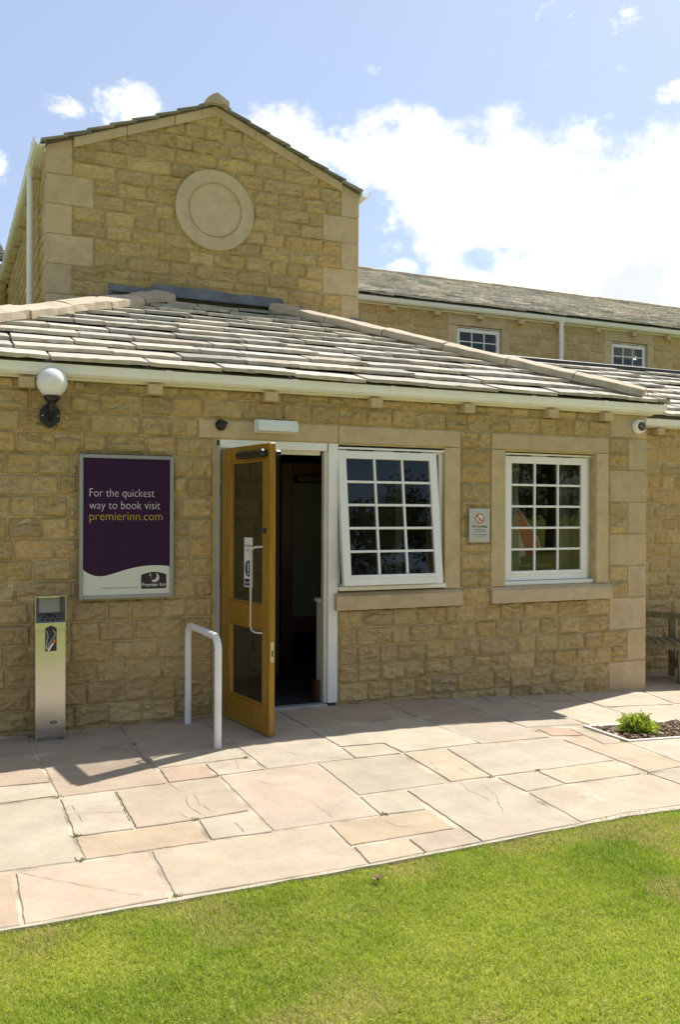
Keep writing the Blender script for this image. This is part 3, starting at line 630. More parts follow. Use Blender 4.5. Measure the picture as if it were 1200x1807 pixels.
q = MB(); q.prism([(TL_ + .004, 2.4), (TR_ - .004, 2.4), (TR_ - .004, top(TR_) - .03), (APX, APZ - .03), (TL_ + .004, top(TL_) - .03)], YT - .0005, YT + .30, M_MORTAR)
q.box(TL_ + .004, TL_ + .3, YT + .30, 13.4, -.3, 5.16, M_MORTAR); q.box(TR_ - .3, TR_ - .004, YT + .30, 13.4, -.3, 5.16, M_MORTAR); q.box(TL_ + .3, TR_ - .3, 13.1, 13.4, 0, 5.16, M_MORTAR)
q.build('wall_core', B)
for (a, b, c, d) in tq:
    left = a < 2; q = MB()
    x0, x1 = (a - .014, b - .004) if left else (a + .004, b + .014)
    dep = .24 if (b - a) > .3 else .42
    ztop = d - .004
    if d > 5.2: q.prism([(x0, c + .004), (x1, c + .004), (x1, top(x1) - .03), (x0, top(x0) - .03)], YT - .010, YT + dep, M_ASHLAR, 'y', ash())
    else: q.box(x0, x1, YT - .010, YT + dep, c + .004, ztop, M_ASHLAR, ash(), .004)
    q.build('quoin', B)
for sgn in (-1, 1):                            # raked stone band under the gable slates, in three stones a side
    e = 1.217 if sgn < 0 else 4.185; cuts = [e, e + (APX - e) * .36, e + (APX - e) * .70, APX]
    for i in range(3):
        a, b = cuts[i], cuts[i + 1]; g_ = .003 * (1 if b > a else -1)
        lo = lambda x: top(x) - .145 - .0 * abs(x - APX); q = MB()
        q.prism([(a + g_, lo(a)), (b - g_ * (i < 2), lo(b)), (b - g_ * (i < 2), top(b) - .028), (a + g_, top(a) - .028)], YT - .045, YT + .05, M_ASHLAR, 'y', ash()); q.build('raked_band', B)
sp_ = rockface('wall', blocks(YT + .25, 13.4, [2.98 + .15 * k for k in range(0, 15)], .15, [], seed=21), leftside(TL_), B, .035, 1.0, 41)
rockface('wall', blocks(YT + .25, 13.4, [2.98 + .15 * k for k in range(0, 15)], .15, [], seed=22), rightside(TR_), B, .06, .8, 42)
q = MB(); n = 64; prof = [(.0, .024), (.276, .024), (.281, .015), (.292, .015), (.300, .034), (.425, .034), (.433, .026), (.433, -.02)]
q.lathe([(r_, h_ + .014) for r_, h_ in prof], (cx, YT, cz), M_ASHLAR, 72, 'y', (.55, .44, .28), smooth=False); rd = q.build('roundel', B); rd['label'] = 'round stone disc with a raised rim in the gable'
# tower roof
tf = deck([[(TL_ - .06, 2.70, top(TL_ - .06) - .03), (APX, 2.70, APZ - .03), (APX, 13.5, APZ - .03), (TL_ - .06, 13.5, top(TL_ - .06) - .03)],
           [(TR_ + .0, 2.70, top(TR_) - .03), (TR_ + .0, 13.5, top(TR_) - .03), (APX, 13.5, APZ - .03), (APX, 2.70, APZ - .03)]]).build('roof', B); tf['label'] = 'slate roof of the gabled tower'
c2, s2 = 1 / math.hypot(1, VP_), VP_ / math.hypot(1, VP_); rl = (APX - TL_ + .17) / c2
slate_roof('slates', (TL_ - .045, 13.5, top(TL_ - .045) - .03), (0, -1, 0), (c2, 0, s2), (-s2, 0, c2), 0, 13.5 - 2.66, 8, [(1, 0, 13.5 - 2.655), (0, 1, rl - .11)], tf, expo=.245, seed=31, rough=.012, th=.013, hi=.026, dim=.62, tilt=.018)
slate_roof('slates', (TR_ + .005, 0, top(TR_ + .005) - .03), (0, 1, 0), (-c2, 0, s2), (s2, 0, c2), 2.66, 13.5, 8, [(-1, 0, -2.655), (0, 1, rl - .15)], tf, expo=.245, seed=32, rough=.012, th=.013, hi=.026, dim=.62, tilt=.018)
caps((APX, 2.60, APZ + .0), (APX, 13.4, APZ), 16, .125, .075, tf, lift=.056, name='ridge_cap', seed=9, th=.06, bed=False)
q = MB(); q.prism([(APX - .118, APZ - .06), (APX + .118, APZ - .06), (APX, APZ + .02)], 2.606, 2.66, M_CAP, 'y', (.42, .36, .25)); q.build('ridge_end', tf)
GZT = 5.285
gutter([(TL_, 13.4), (TL_, 2.70)], GZT - .03, [((TL_, y_), (0, -1)) for y_ in (2.9, 3.47, 4.6, 5.2, 6.6)]); gutter([(TR_, 2.70), (TR_, 6.62)], GZT - .03, [((TR_, 2.9), (0, 1))])
fascia([(TL_, 13.4), (TL_, 2.765)], 5.14, GZT - .05); fascia([(TR_, 2.765), (TR_, 6.6)], 5.14, GZT - .05)
def sidecorbel(x, y_, z0, z1, s_):
    q = MB(); q.box(min(x, x + s_ * .10), max(x, x + s_ * .10), y_ - .05, y_ + .05, z0, z1, M_CORB, ash(), .004); q.build('corbel', B)
for k in range(9): sidecorbel(TL_, 3.35 + .9 * k, 5.065, 5.142, -1)
def downpipe(x, y_, z0, z1, r_=.036, elbow=None):
    q = MB(); pts = [(x, y_, z0), (x, y_, z1)]
    q.tube(pts, r_, M_UPVC, 16); q.tube([(x, y_, z1 - .02), (x, y_, z1 + .06)], [r_ + .004, r_ + .022], M_UPVC, 16)
    for z in (z0 + (z1 - z0) * .48,): q.tube([(x, y_, z - .02), (x, y_, z + .02)], r_ + .006, M_UPVC, 16); q.box(x - .008, x + .06, y_ - .012, y_ + .012, z - .008, z + .008, M_UPVC)
    q.build('downpipe', B)
downpipe(TL_ - .105, 3.47, 2.75, 5.14)
# ---- rear wing (right) and its left continuation
RY = 6.70; bz = [4.063 + .15 * k - .6 for k in range(0, 11)]
bz = [4.98 - .15 * k for k in range(13)][::-1]
bh = []
WX = [(8.165, 9.085), (11.565, 12.435), (14.95, 15.85)]
for a, b in WX: bh += [(a - .19, b + .15, 3.4, 4.93)]
rb = blocks(4.4, 18., bz, .15, bh, seed=51, lo=.20, hi=.40)
rockface('wall', rb, front(RY), B, .04, .9, 55)
q = MB(); xs = 4.4
for a, b in WX: q.box(xs, a, RY - .004, RY + .3, -.3, 5.04, M_MORTAR); q.box(a, b, RY - .004, RY + .3, -.3, 3.75, M_MORTAR); q.box(a, b, RY - .004, RY + .3, 4.80, 5.04, M_MORTAR); xs = b
q.box(xs, 18, RY - .004, RY + .3, -.3, 5.04, M_MORTAR); q.box(17.7, 18, RY + .3, 15.3, -.3, 5.04, M_MORTAR); q.box(4.4, 18, 15.3, 15.6, -.3, 5.04, M_MORTAR)
q.box(4.4, 17.7, RY + 2.4, RY + 2.5, 2.6, 5.0, M_IWALL); q.build('wall_core', B)
M_CURT = simple('net_curtain', (.42, .42, .36), .9)
for a, b in WX:
    lint(a - .19, b + .15, 4.79, 4.93, RY - .016, RY + .12); lint(a - .19, a, 3.75, 4.79, RY - .014, RY + .14, 'window_jamb'); lint(b, b + .15, 3.75, 4.79, RY - .014, RY + .14, 'window_jamb')
    sill(a - .20, b + .16, z0=3.60, z1=3.75, Y=RY)
    window(a, b, 3.76, 4.785, RY + .04, 0, sashx=.01, nz=5)
for x in [6.87 + .86 * k for k in range(-2, 13)]: corbel(x, 4.905, 4.985, RY, .11, .11)
gutter([(TR_ + .16, RY), (18.1, RY)], 5.095, [((x, RY), (1, 0)) for x in (4.65, 7.0, 9.4, 10.31, 12.4, 14.6)])
fascia([(TR_, RY), (18.1, RY)], 4.985, 5.10)
q = MB(); q.tube([(4.72, 6.57, 5.03), (4.62, 6.60, 4.93), (4.50, 6.62, 4.80), (4.47, 6.62, 4.60), (4.47, 6.62, 3.0)], .034, M_UPVC, 12); q.build('downpipe', B)
downpipe(10.31, RY - .10, 2.7, 5.0, .042)
bf = deck([[(4.2, RY - .14, 5.115), (18.2, RY - .14, 5.115), (18.2, 11.2, 6.86), (4.2, 11.2, 6.86)], [(4.2, 11.2, 6.86), (18.2, 11.2, 6.86), (18.2, 15.8, 5.1), (4.2, 15.8, 5.1)]]).build('roof', B); bf['label'] = 'long slate roof of the rear wing'
sp2 = math.atan((6.86 - 5.115) / (11.2 - RY + .14)); cc, ss = math.cos(sp2), math.sin(sp2)
slate_roof('slates', (0, RY - .14, 5.115), (1, 0, 0), (0, cc, ss), (0, -ss, cc), 4.2, 18.2, 20, [(0, 1, 4.86)], bf, expo=.35, seed=61, wlo=.26, whi=.6, step=.10, dim=1.25, th=.032, hi=.064, rough=.016)
caps((4.2, 11.2, 6.88), (18.2, 11.2, 6.88), 22, .14, .05, bf, lift=.07, name='ridge_cap', seed=19)
# left continuation, only its roof end shows past the tower gutter
lf = deck([[(-7, 8.3, 5.45), (TL_ - .02, 8.3, 5.45), (TL_ - .02, 11.6, 6.75), (-7, 11.6, 6.75)], [(-7, 11.6, 6.75), (TL_ - .02, 11.6, 6.75), (TL_ - .02, 15, 5.4), (-7, 15, 5.4)]]).build('roof', B); lf['label'] = 'slate roof of the left rear wing, its end just showing'
sp3 = math.atan(1.3 / 3.3)
slate_roof('slates', (0, 8.3, 5.45), (1, 0, 0), (0, math.cos(sp3), math.sin(sp3)), (0, -math.sin(sp3), math.cos(sp3)), -7, TL_ - .02, 14, [(1, 0, TL_ - .02), (0, 1, 3.5)], lf, expo=.25, seed=62, wlo=.25, whi=.5, step=.16, dim=.85)
caps((-7, 11.6, 6.77), (TL_ - .02, 11.6, 6.77), 13, .14, .05, lf, lift=.07, name='ridge_cap', seed=29)
rockface('wall', blocks(-7, TL_ - .02, [5.3 - .15 * k for k in range(34)][::-1], .15, [], seed=71), front(8.5), B, .08, .8, 72)
q = MB(); q.box(-7, TL_ - .02, 8.504, 8.8, -.3, 5.44, M_MORTAR); q.build('wall_core', B)

# ---- side link (right of the entrance wing)
LY = .85
lb = blocks(WR + .02, 14., [2.262 - .15 * k for k in range(17)][::-1] + [2.412, 2.475], .15, [], seed=81)
rockface('wall', lb, front(LY), B, .018, 1.4, 83)
q = MB(); q.box(WR, 14., LY - .004, LY + .3, -.5, 2.60, M_MORTAR); q.box(13.7, 14., LY + .3, 4.7, -.5, 2.60, M_MORTAR); q.build('wall_core', B)
for x in (7.08, 7.95, 8.8, 9.7, 10.6, 11.5, 12.4): corbel(x, 2.40, 2.475, LY)
gutter([(WR + .16, LY), (14.1, LY)], 2.56, [((x, LY), (1, 0)) for x in (6.98, 9.3, 11.6)])
fascia([(WR, LY), (14.1, LY)], 2.475, 2.59)
LE = LY - .135; kf = deck([[(3.6, LE, 2.60 - .012), (14.2, LE, 2.60 - .012), (14.2, 2.9, 3.475), (3.6, 2.9, 3.475)], [(4.4, 2.9, 3.475), (14.2, 2.9, 3.475), (14.2, 5.1, 2.55), (4.4, 5.1, 2.55)]])
kf = None
sl = (3.475 - 2.588) / (2.9 - LE); an = math.atan(sl)
kf = deck([[(WR + .10, LE, 2.588), (14.2, LE, 2.588), (14.2, 2.9, 3.475), (WR + .10 - (2.9 - LE), 2.9, 3.475)], [(4.45, 2.9, 3.475), (14.2, 2.9, 3.475), (14.2, 5.1, 2.55), (4.45, 5.1, 2.55)]]).build('roof', B); kf['label'] = 'low slate roof of the link right of the entrance wing'
slate_roof('slates', (0, LE, 2.588), (1, 0, 0), (0, math.cos(an), math.sin(an)), (0, -math.sin(an), math.cos(an)), 4.0, 14.2, 9, [(-1, -math.cos(an), -(WR + .10)), (0, 1, (2.9 - LE) / math.cos(an) - .02)], kf, expo=.275, seed=91)
q = MB(); q.box(4.5, 14.2, 2.86, 2.98, 3.49, 3.545, simple('ridge_lead', (.03, .03, .035), .5), bev=.006); q.build('ridge_roll', kf)
q = MB(); q.tube([(6.19 + .035 * math.cos(a_ / 8 * 2 * math.pi), -.02, 2.69 + .035 * math.sin(a_ / 8 * 2 * math.pi)) for a_ in range(8)], .003, M_BLACK, 6); q.build('wire_hook', rf)

# ------------------------------------------------------------------ things on the wall
sg = empty('poster_sign', (.9, -.06, .925)); tag(sg, 'purple hotel booking poster in a silver frame, on the wall left of the door', 'sign')
SX0, SX1, SZ0, SZ1 = 0., .677, 0., 1.037
M_ALU = simple('satin_silver_frame', (.34, .345, .35), .42, .55, var=.04)
q = MB(); fw = .027
q.box(SX0, SX0 + fw, -.012, .04, SZ0, SZ1, M_ALU, bev=.003); q.box(SX1 - fw, SX1, -.012, .04, SZ0, SZ1, M_ALU, bev=.003); q.box(SX0 + fw, SX1 - fw, -.0118, .04, SZ1 - fw, SZ1, M_ALU, bev=.003); q.box(SX0 + fw, SX1 - fw, -.0118, .04, SZ0, SZ0 + fw, M_ALU, bev=.003); q.build('sign_frame', sg)
M_PURP = simple('poster_purple', (.030, .004, .040), .35, spec=.25); M_PWHITE = simple('poster_white', (.66, .66, .60), .3, coat=.5); M_YEL = simple('poster_yellow', (.55, .38, .02), .4); M_PTXT = simple('poster_pale_text', (.62, .58, .62), .4); M_GREYT = simple('poster_grey_text', (.18, .17, .17), .5)
pX = lambda px: fw + (px - 145) * (SX1 - 2 * fw) / 154.; pZ = lambda py: SZ1 - fw - (py - 812) * (SZ1 - 2 * fw) / 243.
q = MB(); q.box(fw, SX1 - fw, .0, .03, fw, SZ1 - fw, M_PURP)
wave = [(145, 1008.5), (150, 1013), (158, 1017.5), (166, 1020.3), (175, 1021.2), (185, 1020.3), (198, 1016.8), (214, 1012), (230, 1007.8), (246, 1005), (262, 1003.6), (278, 1003.6), (290, 1004.6), (299, 1006)]
vs = []; fs = []
for i, (a, b) in enumerate(wave): vs += [(pX(a), -.001, pZ(b)), (pX(a), -.001, fw)]
for i in range(len(wave) - 1): fs.append((2 * i, 2 * i + 1, 2 * i + 3, 2 * i + 2))
q.add(vs, fs, M_PWHITE); q.build('poster_panel', sg, fix=False)
q = MB()
text(q, 'For the quickest', pX(156), pZ(880), pX(270.5) - pX(156), -.002, M_PTXT, -.014, height=.062); text(q, 'way to book visit', pX(155.5), pZ(902), pX(281) - pX(155.5), -.002, M_PTXT, -.014, height=.062)
text(q, 'premierinn.com', pX(156), pZ(922), pX(285) - pX(156), -.002, M_YEL, -.014, height=.066)
text(q, "Everything's Premier but the Price", pX(176.5), pZ(1044), pX(242.5) - pX(176.5), -.002, M_GREYT, 0, height=.016); q.build('lettering', sg, fix=False)
q = MB(); lx0, lx1, lt, lb_ = pX(247), pX(293), pZ(1015.3), pZ(1045.5); arc = [(lx0 + (lx1 - lx0) * i / 12, pZ(1020.5) + (lt - pZ(1020.5)) * math.sin(math.pi * i / 12) ** .9) for i in range(13)]
poly = arc + [(lx1, lb_ + .006), (lx1 - .006, lb_), (lx0 + .006, lb_), (lx0, lb_ + .006)]
M_LOGO = simple('logo_dark_purple', (.018, .005, .022), .4)
q.add([(a, -.0025, b) for a, b in poly], [list(range(len(poly)))], M_LOGO)
mcx, mcz, mr_ = pX(271.5), pZ(1025.5), .034
cres = [(mcx + mr_ * math.cos(a_), mcz + mr_ * math.sin(a_)) for a_ in [R(-128 + (200) * i / 20) for i in range(21)]]
cin = [(mcx - .013 + mr_ * .86 * math.cos(a_), mcz + .011 + mr_ * .86 * math.sin(a_)) for a_ in [R(-108 + (160) * i / 20) for i in range(21)]]
q.add([(a, -.0035, b) for a, b in cres] + [(a, -.0035, b) for a, b in cin], [(i, i + 1, i + 22, i + 21) for i in range(20)], M_PTXT)
def star(x, z, r_): q.add([(x + (r_ if i % 2 == 0 else r_ * .4) * math.sin(math.pi * i / 4), -.0035, z + (r_ if i % 2 == 0 else r_ * .4) * math.cos(math.pi * i / 4)) for i in range(8)], [list(range(8))], M_YEL)
star(pX(263.5), pZ(1020.5), .014); star(pX(265.5), pZ(1025.5), .007)
text(q, 'Premier Inn', pX(248.7), pZ(1041.5), pX(291.3) - pX(248.7), -.0035, M_PTXT, .012, height=.028); q.build('logo', sg, fix=False)
sg.location = (.902, -.055, .925)

nsn = empty('no_smoking_plate', (4.153, -.050, 1.300)); tag(nsn, 'small silver no smoking plate between the two windows', 'sign')
M_PLATE = simple('silver_plate', (.52, .51, .52), .4, .4)
q = MB(); q.box(0, .208, 0, .012, 0, .292, M_PLATE, bev=.002); q.box(.03, .178, .012, .045, .03, .262, M_GREYJ); q.build('plate', nsn)
q = MB(); M_RED = simple('sign_red', (.45, .03, .03), .4); disc(q, .104, .205, .036, -.001, M_PAPER, 32)
n = 32; q.add([(.104 + r_ * math.cos(2 * math.pi * i / n), -.002, .205 + r_ * math.sin(2 * math.pi * i / n)) for r_ in (.043, .034) for i in range(n)], [(i, (i + 1) % n, (i + 1) % n + n, i + n) for i in range(n)], M_RED)
a_ = .004; q.add([(.104 - .027 - a_, -.0022, .205 + .027 - a_), (.104 - .027 + a_, -.0022, .205 + .027 + a_), (.104 + .027 + a_, -.0022, .205 - .027 + a_), (.104 + .027 - a_, -.0022, .205 - .027 - a_)], [(0, 1, 2, 3)], M_RED)
q.add([(.088, -.0015, .190), (.100, -.0015, .180), (.106, -.0015, .192), (.098, -.0015, .200)], [(0, 1, 2, 3)], M_INK)
q.build('prohibition_symbol', nsn, fix=False)
q = MB(); text(q, 'No Smoking', .104, .128, .148, -.001, M_INK, .015, center=True, height=.020)
for s_, z, w_ in (('It is against the law to', .106, .105), ('smoke in these premises', .092, .115), ('Please ask reception for details', .064, .142), ('of where you may smoke', .050, .122)): text(q, s_, .104, z, w_, -.001, M_INK, center=True, height=.009)
q.build('lettering', nsn, fix=False)
for x in (.012, .196):
    for z in (.014, .278): q = MB(); q.lathe([(0, .002), (.004, .002), (.006, 0)], (x, 0, z), M_STEEL, 10, 'y'); q.build('screw', nsn)

el = empty('emergency_light', (2.217, -.018, 2.168)); tag(el, 'white bulkhead emergency light on the lintel above the door', 'light')
q = MB(); q.box(0, .345, -.022, .0, 0, .102, M_UPVC, bev=.006); q.build('back_tray', el)
M_DIFF = simple('frosted_diffuser', (.80, .82, .76), .25); q = MB(); q.prism([(-.085, .012), (-.022, .004), (-.022, .098), (-.060, .094), (-.080, .050)], .008, .337, M_DIFF, 'x'); q.build('diffuser', el)
el.location = (2.217, -.018, 2.168)
sn = MB(); sn.lathe([(.0, .045), (.022, .042), (.038, .028), (.044, .0)], (1.951, -.017, 2.215), M_BLACK, 24, 'y'); sn.box(1.905, 1.997, -.062, -.017, 2.222, 2.240, M_BLACK, bev=.008); sn = sn.build('door_sensor'); tag(sn, 'small black dome sensor on the lintel left of the emergency light', 'sensor')
cc_ = empty('security_camera', (6.045, -.016, 2.375)); tag(cc_, 'white and smoked dome camera at the right wall corner under the gutter', 'camera')
q = MB(); q.lathe([(.0, .050), (.048, .050), (.062, .040), (.068, .02), (.070, 0)], (0, 0, 0), M_UPVC, 32, 'y'); q.build('housing', cc_)
q = MB(); q.lathe([(.0, .098), (.018, .094), (.034, .080), (.042, .062), (.044, .048)], (0, 0, 0), simple('smoked_dome', (.03, .03, .03), .06, coat=1), 28, 'y'); q.build('dome', cc_)
q = MB(); q.box(-.04, .04, -.088, -.05, -.004, .008, M_ALU, bev=.003); q.build('lens_slot', cc_)

lp = empty('globe_wall_lamp', (.690, 0, 2.20)); tag(lp, 'white globe lamp on a black wall bracket above and left of the poster', 'lamp')
q = MB(); gr = .103; prof = [(gr * math.sin(R(a_)), -gr * math.cos(R(a_))) for a_ in range(25, 180, 7)] + [(.0, gr)]; q.lathe(prof, (.012, -.165, .240), M_OPAL, 40); q.build('globe', lp)
q = MB(); q.lathe([(.0, .150), (.054, .150), (.056, .140), (.046, .118), (.034, .105), (.022, .095), (.018, .070), (.022, .055), (.016, .04), (.0, .03)], (.012, -.165, .0), M_BLACK, 24)
q.tube([(.012, -.165, .05), (.012, -.14, .022), (.012, -.09, .010), (.012, -.02, .010)], [.016, .02, .024, .026], M_BLACK, 12); q.build('bracket_arm', lp)
q = MB(); pl = [(-.055, .055), (-.030, .085), (.012 - .018, .105), (.012 + .018, .105), (.054, .085), (.078, .055), (.078, -.015), (.055, -.030), (.030, -.058), (.012, -.066), (-.006, -.058), (-.031, -.030), (-.055, -.015)]
q.prism(pl, -.075, .0, M_BLACK); q.build('back_plate', lp)
for x in (-.040, .062): q = MB(); q.lathe([(0, .004), (.004, .003), (.006, 0)], (x, -.075, .02), M_STEEL, 10, 'y'); q.build('screw', lp)

# ---- cigarette bin
cbn = empty('cigarette_bin', (.590, -.275, 0)); tag(cbn, 'tall slim stainless steel cigarette bin below the poster', 'bin')
W = .196; Dp = .115; q = MB()
q.box(0, W, 0, Dp, .085, .775, M_STEEL, bev=.003); q.build('body', cbn)
q = MB(); q.box(-.0, W, -.003, .0, .085, .742, M_STEEL, bev=.001); q.build('door_panel', cbn)
q = MB(); q.box(-.002, W + .002, -.004, Dp, .748, .800, M_STEEL, bev=.002); q.build('collar', cbn)
q = MB(); t_ = .004; zt_ = .975
q.box(-.002, t_ - .002, -.004, Dp, .80, zt_, M_STEEL); q.box(W + .002 - t_, W + .002, -.004, Dp, .80, zt_, M_STEEL); q.box(-.002, W + .002, Dp - t_, Dp, .80, zt_, M_STEEL); q.box(-.004, W + .004, -.006, Dp + .002, zt_, zt_ + .005, M_STEEL, bev=.001)
q.add([(.002, -.002, .802), (W - .002, -.002, .802), (W - .03, Dp - .03, .86), (.03, Dp - .03, .86)], [(0, 1, 2, 3)], M_STEELD); q.add([(.03, Dp - .03, .86), (W - .03, Dp - .03, .86), (W - .03, Dp - .02, .955), (.03, Dp - .02, .955)], [(0, 1, 2, 3)], M_STEELD)
q.add([(.002, -.002, .802), (.03, Dp - .03, .86), (.03, Dp - .02, .955), (.002, -.002, zt_)], [(0, 1, 2, 3)], M_STEELD); q.add([(W - .002, -.002, .802), (W - .03, Dp - .03, .86), (W - .03, Dp - .02, .955), (W - .002, -.002, zt_)], [(0, 1, 2, 3)], M_STEELD)
q.build('hood', cbn)
q = MB()
for row, (yy, xs) in enumerate(((.018, (.045, .080, .113, .146)), (.044, (.060, .097, .132)), (.064, (.082, .098, .113)))):
    for x in xs:
        z = .802 + (yy + .002) / (Dp - .028) * .058 + .0012
        q.add([(x + .0085 * math.cos(2 * math.pi * i / 12), yy + .0085 * math.sin(2 * math.pi * i / 12), z + .0085 * math.sin(2 * math.pi * i / 12) * .66) for i in range(12)], [list(range(12))], M_BLACK)
q.build('stub_holes', cbn, fix=False)
q = MB(); lx, lw = .062, .074
q.add([(lx, -.006, .608), (lx + lw, -.006, .608), (lx + lw, -.006, .763), (lx + lw / 2, -.006, .782), (lx, -.006, .763)], [(0, 1, 2, 3, 4)], M_INK)
def ribbon(pts, w_, mat, y_=-.007):
    vs = []
    for i, (a, b) in enumerate(pts):
        p0 = Vector(pts[max(i - 1, 0)]); p1 = Vector(pts[min(i + 1, len(pts) - 1)]); d = (p1 - p0).normalized(); n_ = Vector((-d.y, d.x)) * w_ / 2; vs += [(a + n_.x, y_, b + n_.y), (a - n_.x, y_, b - n_.y)]
    q.add(vs, [(2 * i, 2 * i + 1, 2 * i + 3, 2 * i + 2) for i in range(len(pts) - 1)], mat)
M_SMK = simple('decal_grey', (.38, .38, .36), .5)
ribbon([(lx + .006, .748), (lx + .016, .725), (lx + .018, .70), (lx + .010, .67), (lx + .007, .64), (lx + .012, .618)], .006, M_SMK)
ribbon([(lx + .052, .750), (lx + .064, .728), (lx + .060, .705), (lx + .040, .680), (lx + .022, .655), (lx + .016, .625)], .006, M_SMK)
ribbon([(lx + .020, .612), (lx + .050, .660)], .013, M_PAPER, -.0075); ribbon([(lx + .050, .660), (lx + .066, .686)], .013, simple('decal_orange', (.6, .2, .03), .5), -.0075)
q.build('label_plate', cbn, fix=False)
q = MB(); disc(q, .118, .125, .010, -.0045, M_BLACK, 20, rx=.024); disc(q, .118, .125, .005, -.005, M_ALU, 20, rx=.017); q.build('maker_badge', cbn, fix=False)
q = MB(); q.box(.002, .012, 0, Dp, .0, .085, M_STEEL); q.box(W - .012, W - .002, 0, Dp, .0, .085, M_STEEL); q.box(.012, W - .012, .05, .06, .0, .085, M_STEEL); q.build('base', cbn)

# ---- handrail
hr = MB(); X0, X1, Y0, Y1, Hh, br = 1.668, 1.682, -.156, -.885, .725, .085; pts = [(X0, Y0, -.01), (X0, Y0, Hh - br)]
lerp = lambda y_: X0 + (X1 - X0) * (y_ - Y0) / (Y1 - Y0)
for k in range(1, 9): a_ = R(90 * k / 8); y_ = Y0 - br * (1 - math.cos(a_)); pts.append((lerp(y_), y_, Hh - br + br * math.sin(a_)))
for k in range(0, 9): a_ = R(90 * k / 8); y_ = Y1 + br * (1 - math.sin(a_)); pts.append((lerp(y_), y_, Hh - br + br * math.cos(a_)))
pts.append((X1, Y1, -.01)); M_RAIL = simple('white_rail_paint', (.78, .78, .76), .4, var=.05); hr.tube(pts, .0245, M_RAIL, 20); hr = hr.build('hoop_handrail'); tag(hr, 'white tubular steel hoop handrail in front of the open door', 'handrail')

# ---- curtains, parasol and table inside the right window
def curtain(x0, x1, y_, z0, z1, label, amp=.012, freq=70):
    nx = 60; X = np.linspace(x0, x1, nx); Zs = np.linspace(z0, z1, 6); V = []; 
    for z in Zs:
        for x in X: V.append((x, y_ + amp * math.sin(x * freq + .6 * math.sin(z * 2)) + .3 * amp * math.sin(x * freq * 2.3), z))
    F = [(j * nx + i, j * nx + i + 1, (j + 1) * nx + i + 1, (j + 1) * nx + i) for j in range(5) for i in range(nx - 1)]
    o = npmesh('curtain', np.array(V), np.array(F), [M_CURT2], None, None, True); sm = o.modifiers.new('thickness', 'SOLIDIFY'); sm.thickness = .003
    tag(o, label, 'curtain'); return o
M_CURT2 = simple('curtain_cloth', (.36, .38, .31), .9)
curtain(5.40, 5.84, .36, .75, 2.2, 'grey green curtain at the right side of the closed window')
curtain(4.56, 4.965, .36, .75, 2.2, 'grey green curtain at the left side of the closed window')
pr = empty('folded_parasol', (4.95, .50, .0)); tag(pr, 'red and white folded parasol leaning behind the closed window', 'parasol')
M_PRED = simple('parasol_red', (.70, .07, .06), .8); M_PWH = simple('parasol_pale', (.85, .72, .78), .8)
q = MB(); n = 24; a0, a1 = Vector((-.06, -.02, 1.78)), Vector((.10, .0, 1.15)); vs = []; d = (a1 - a0).normalized(); u_ = Vector((0, 1, 0)); v_ = d.cross(u_)
segs = [(0, .015), (.25, .07), (.6, .16), (.85, .225), (1.0, .235)]
for i in range(n):
    g0, g1 = 2 * math.pi * i / n, 2 * math.pi * (i + 1) / n; f0 = 1 + (.18 if i % 3 == 0 else 0); f1 = 1 + (.18 if (i + 1) % 3 == 0 else 0)
    vs = []
    for t_, r_ in segs:
        c = a0 + (a1 - a0) * t_
        vs += [c + (u_ * math.cos(g0) * .45 + v_ * math.sin(g0)) * r_ * f0, c + (u_ * math.cos(g1) * .45 + v_ * math.sin(g1)) * r_ * f1]
    q.add(vs, [(2 * k, 2 * k + 1, 2 * k + 3, 2 * k + 2) for k in range(len(segs) - 1)], M_PWH if i % 6 < 2 else M_PRED, smooth=True)
q.build('canopy', pr, fix=False)
q = MB(); q.tube([tuple(a0 - d * .15), tuple(a1 + d * .9)], .014, M_WHITE, 10); q.build('pole', pr)
tb_ = empty('side_table', (5.02, .50, 0)); tag(tb_, 'low pale table inside the closed window', 'table')
q = MB(); q.box(-.06, .36, -.12, .30, 1.045, 1.065, simple('table_pale', (.42, .36, .28), .5), bev=.004); q.build('table_top', tb_)
for sx in (-.02, .32):
    for sy in (-.08, .26): q = MB(); q.box(sx - .015, sx + .015, sy - .015, sy + .015, .016, 1.045, M_MAHOG); q.build('leg', tb_)

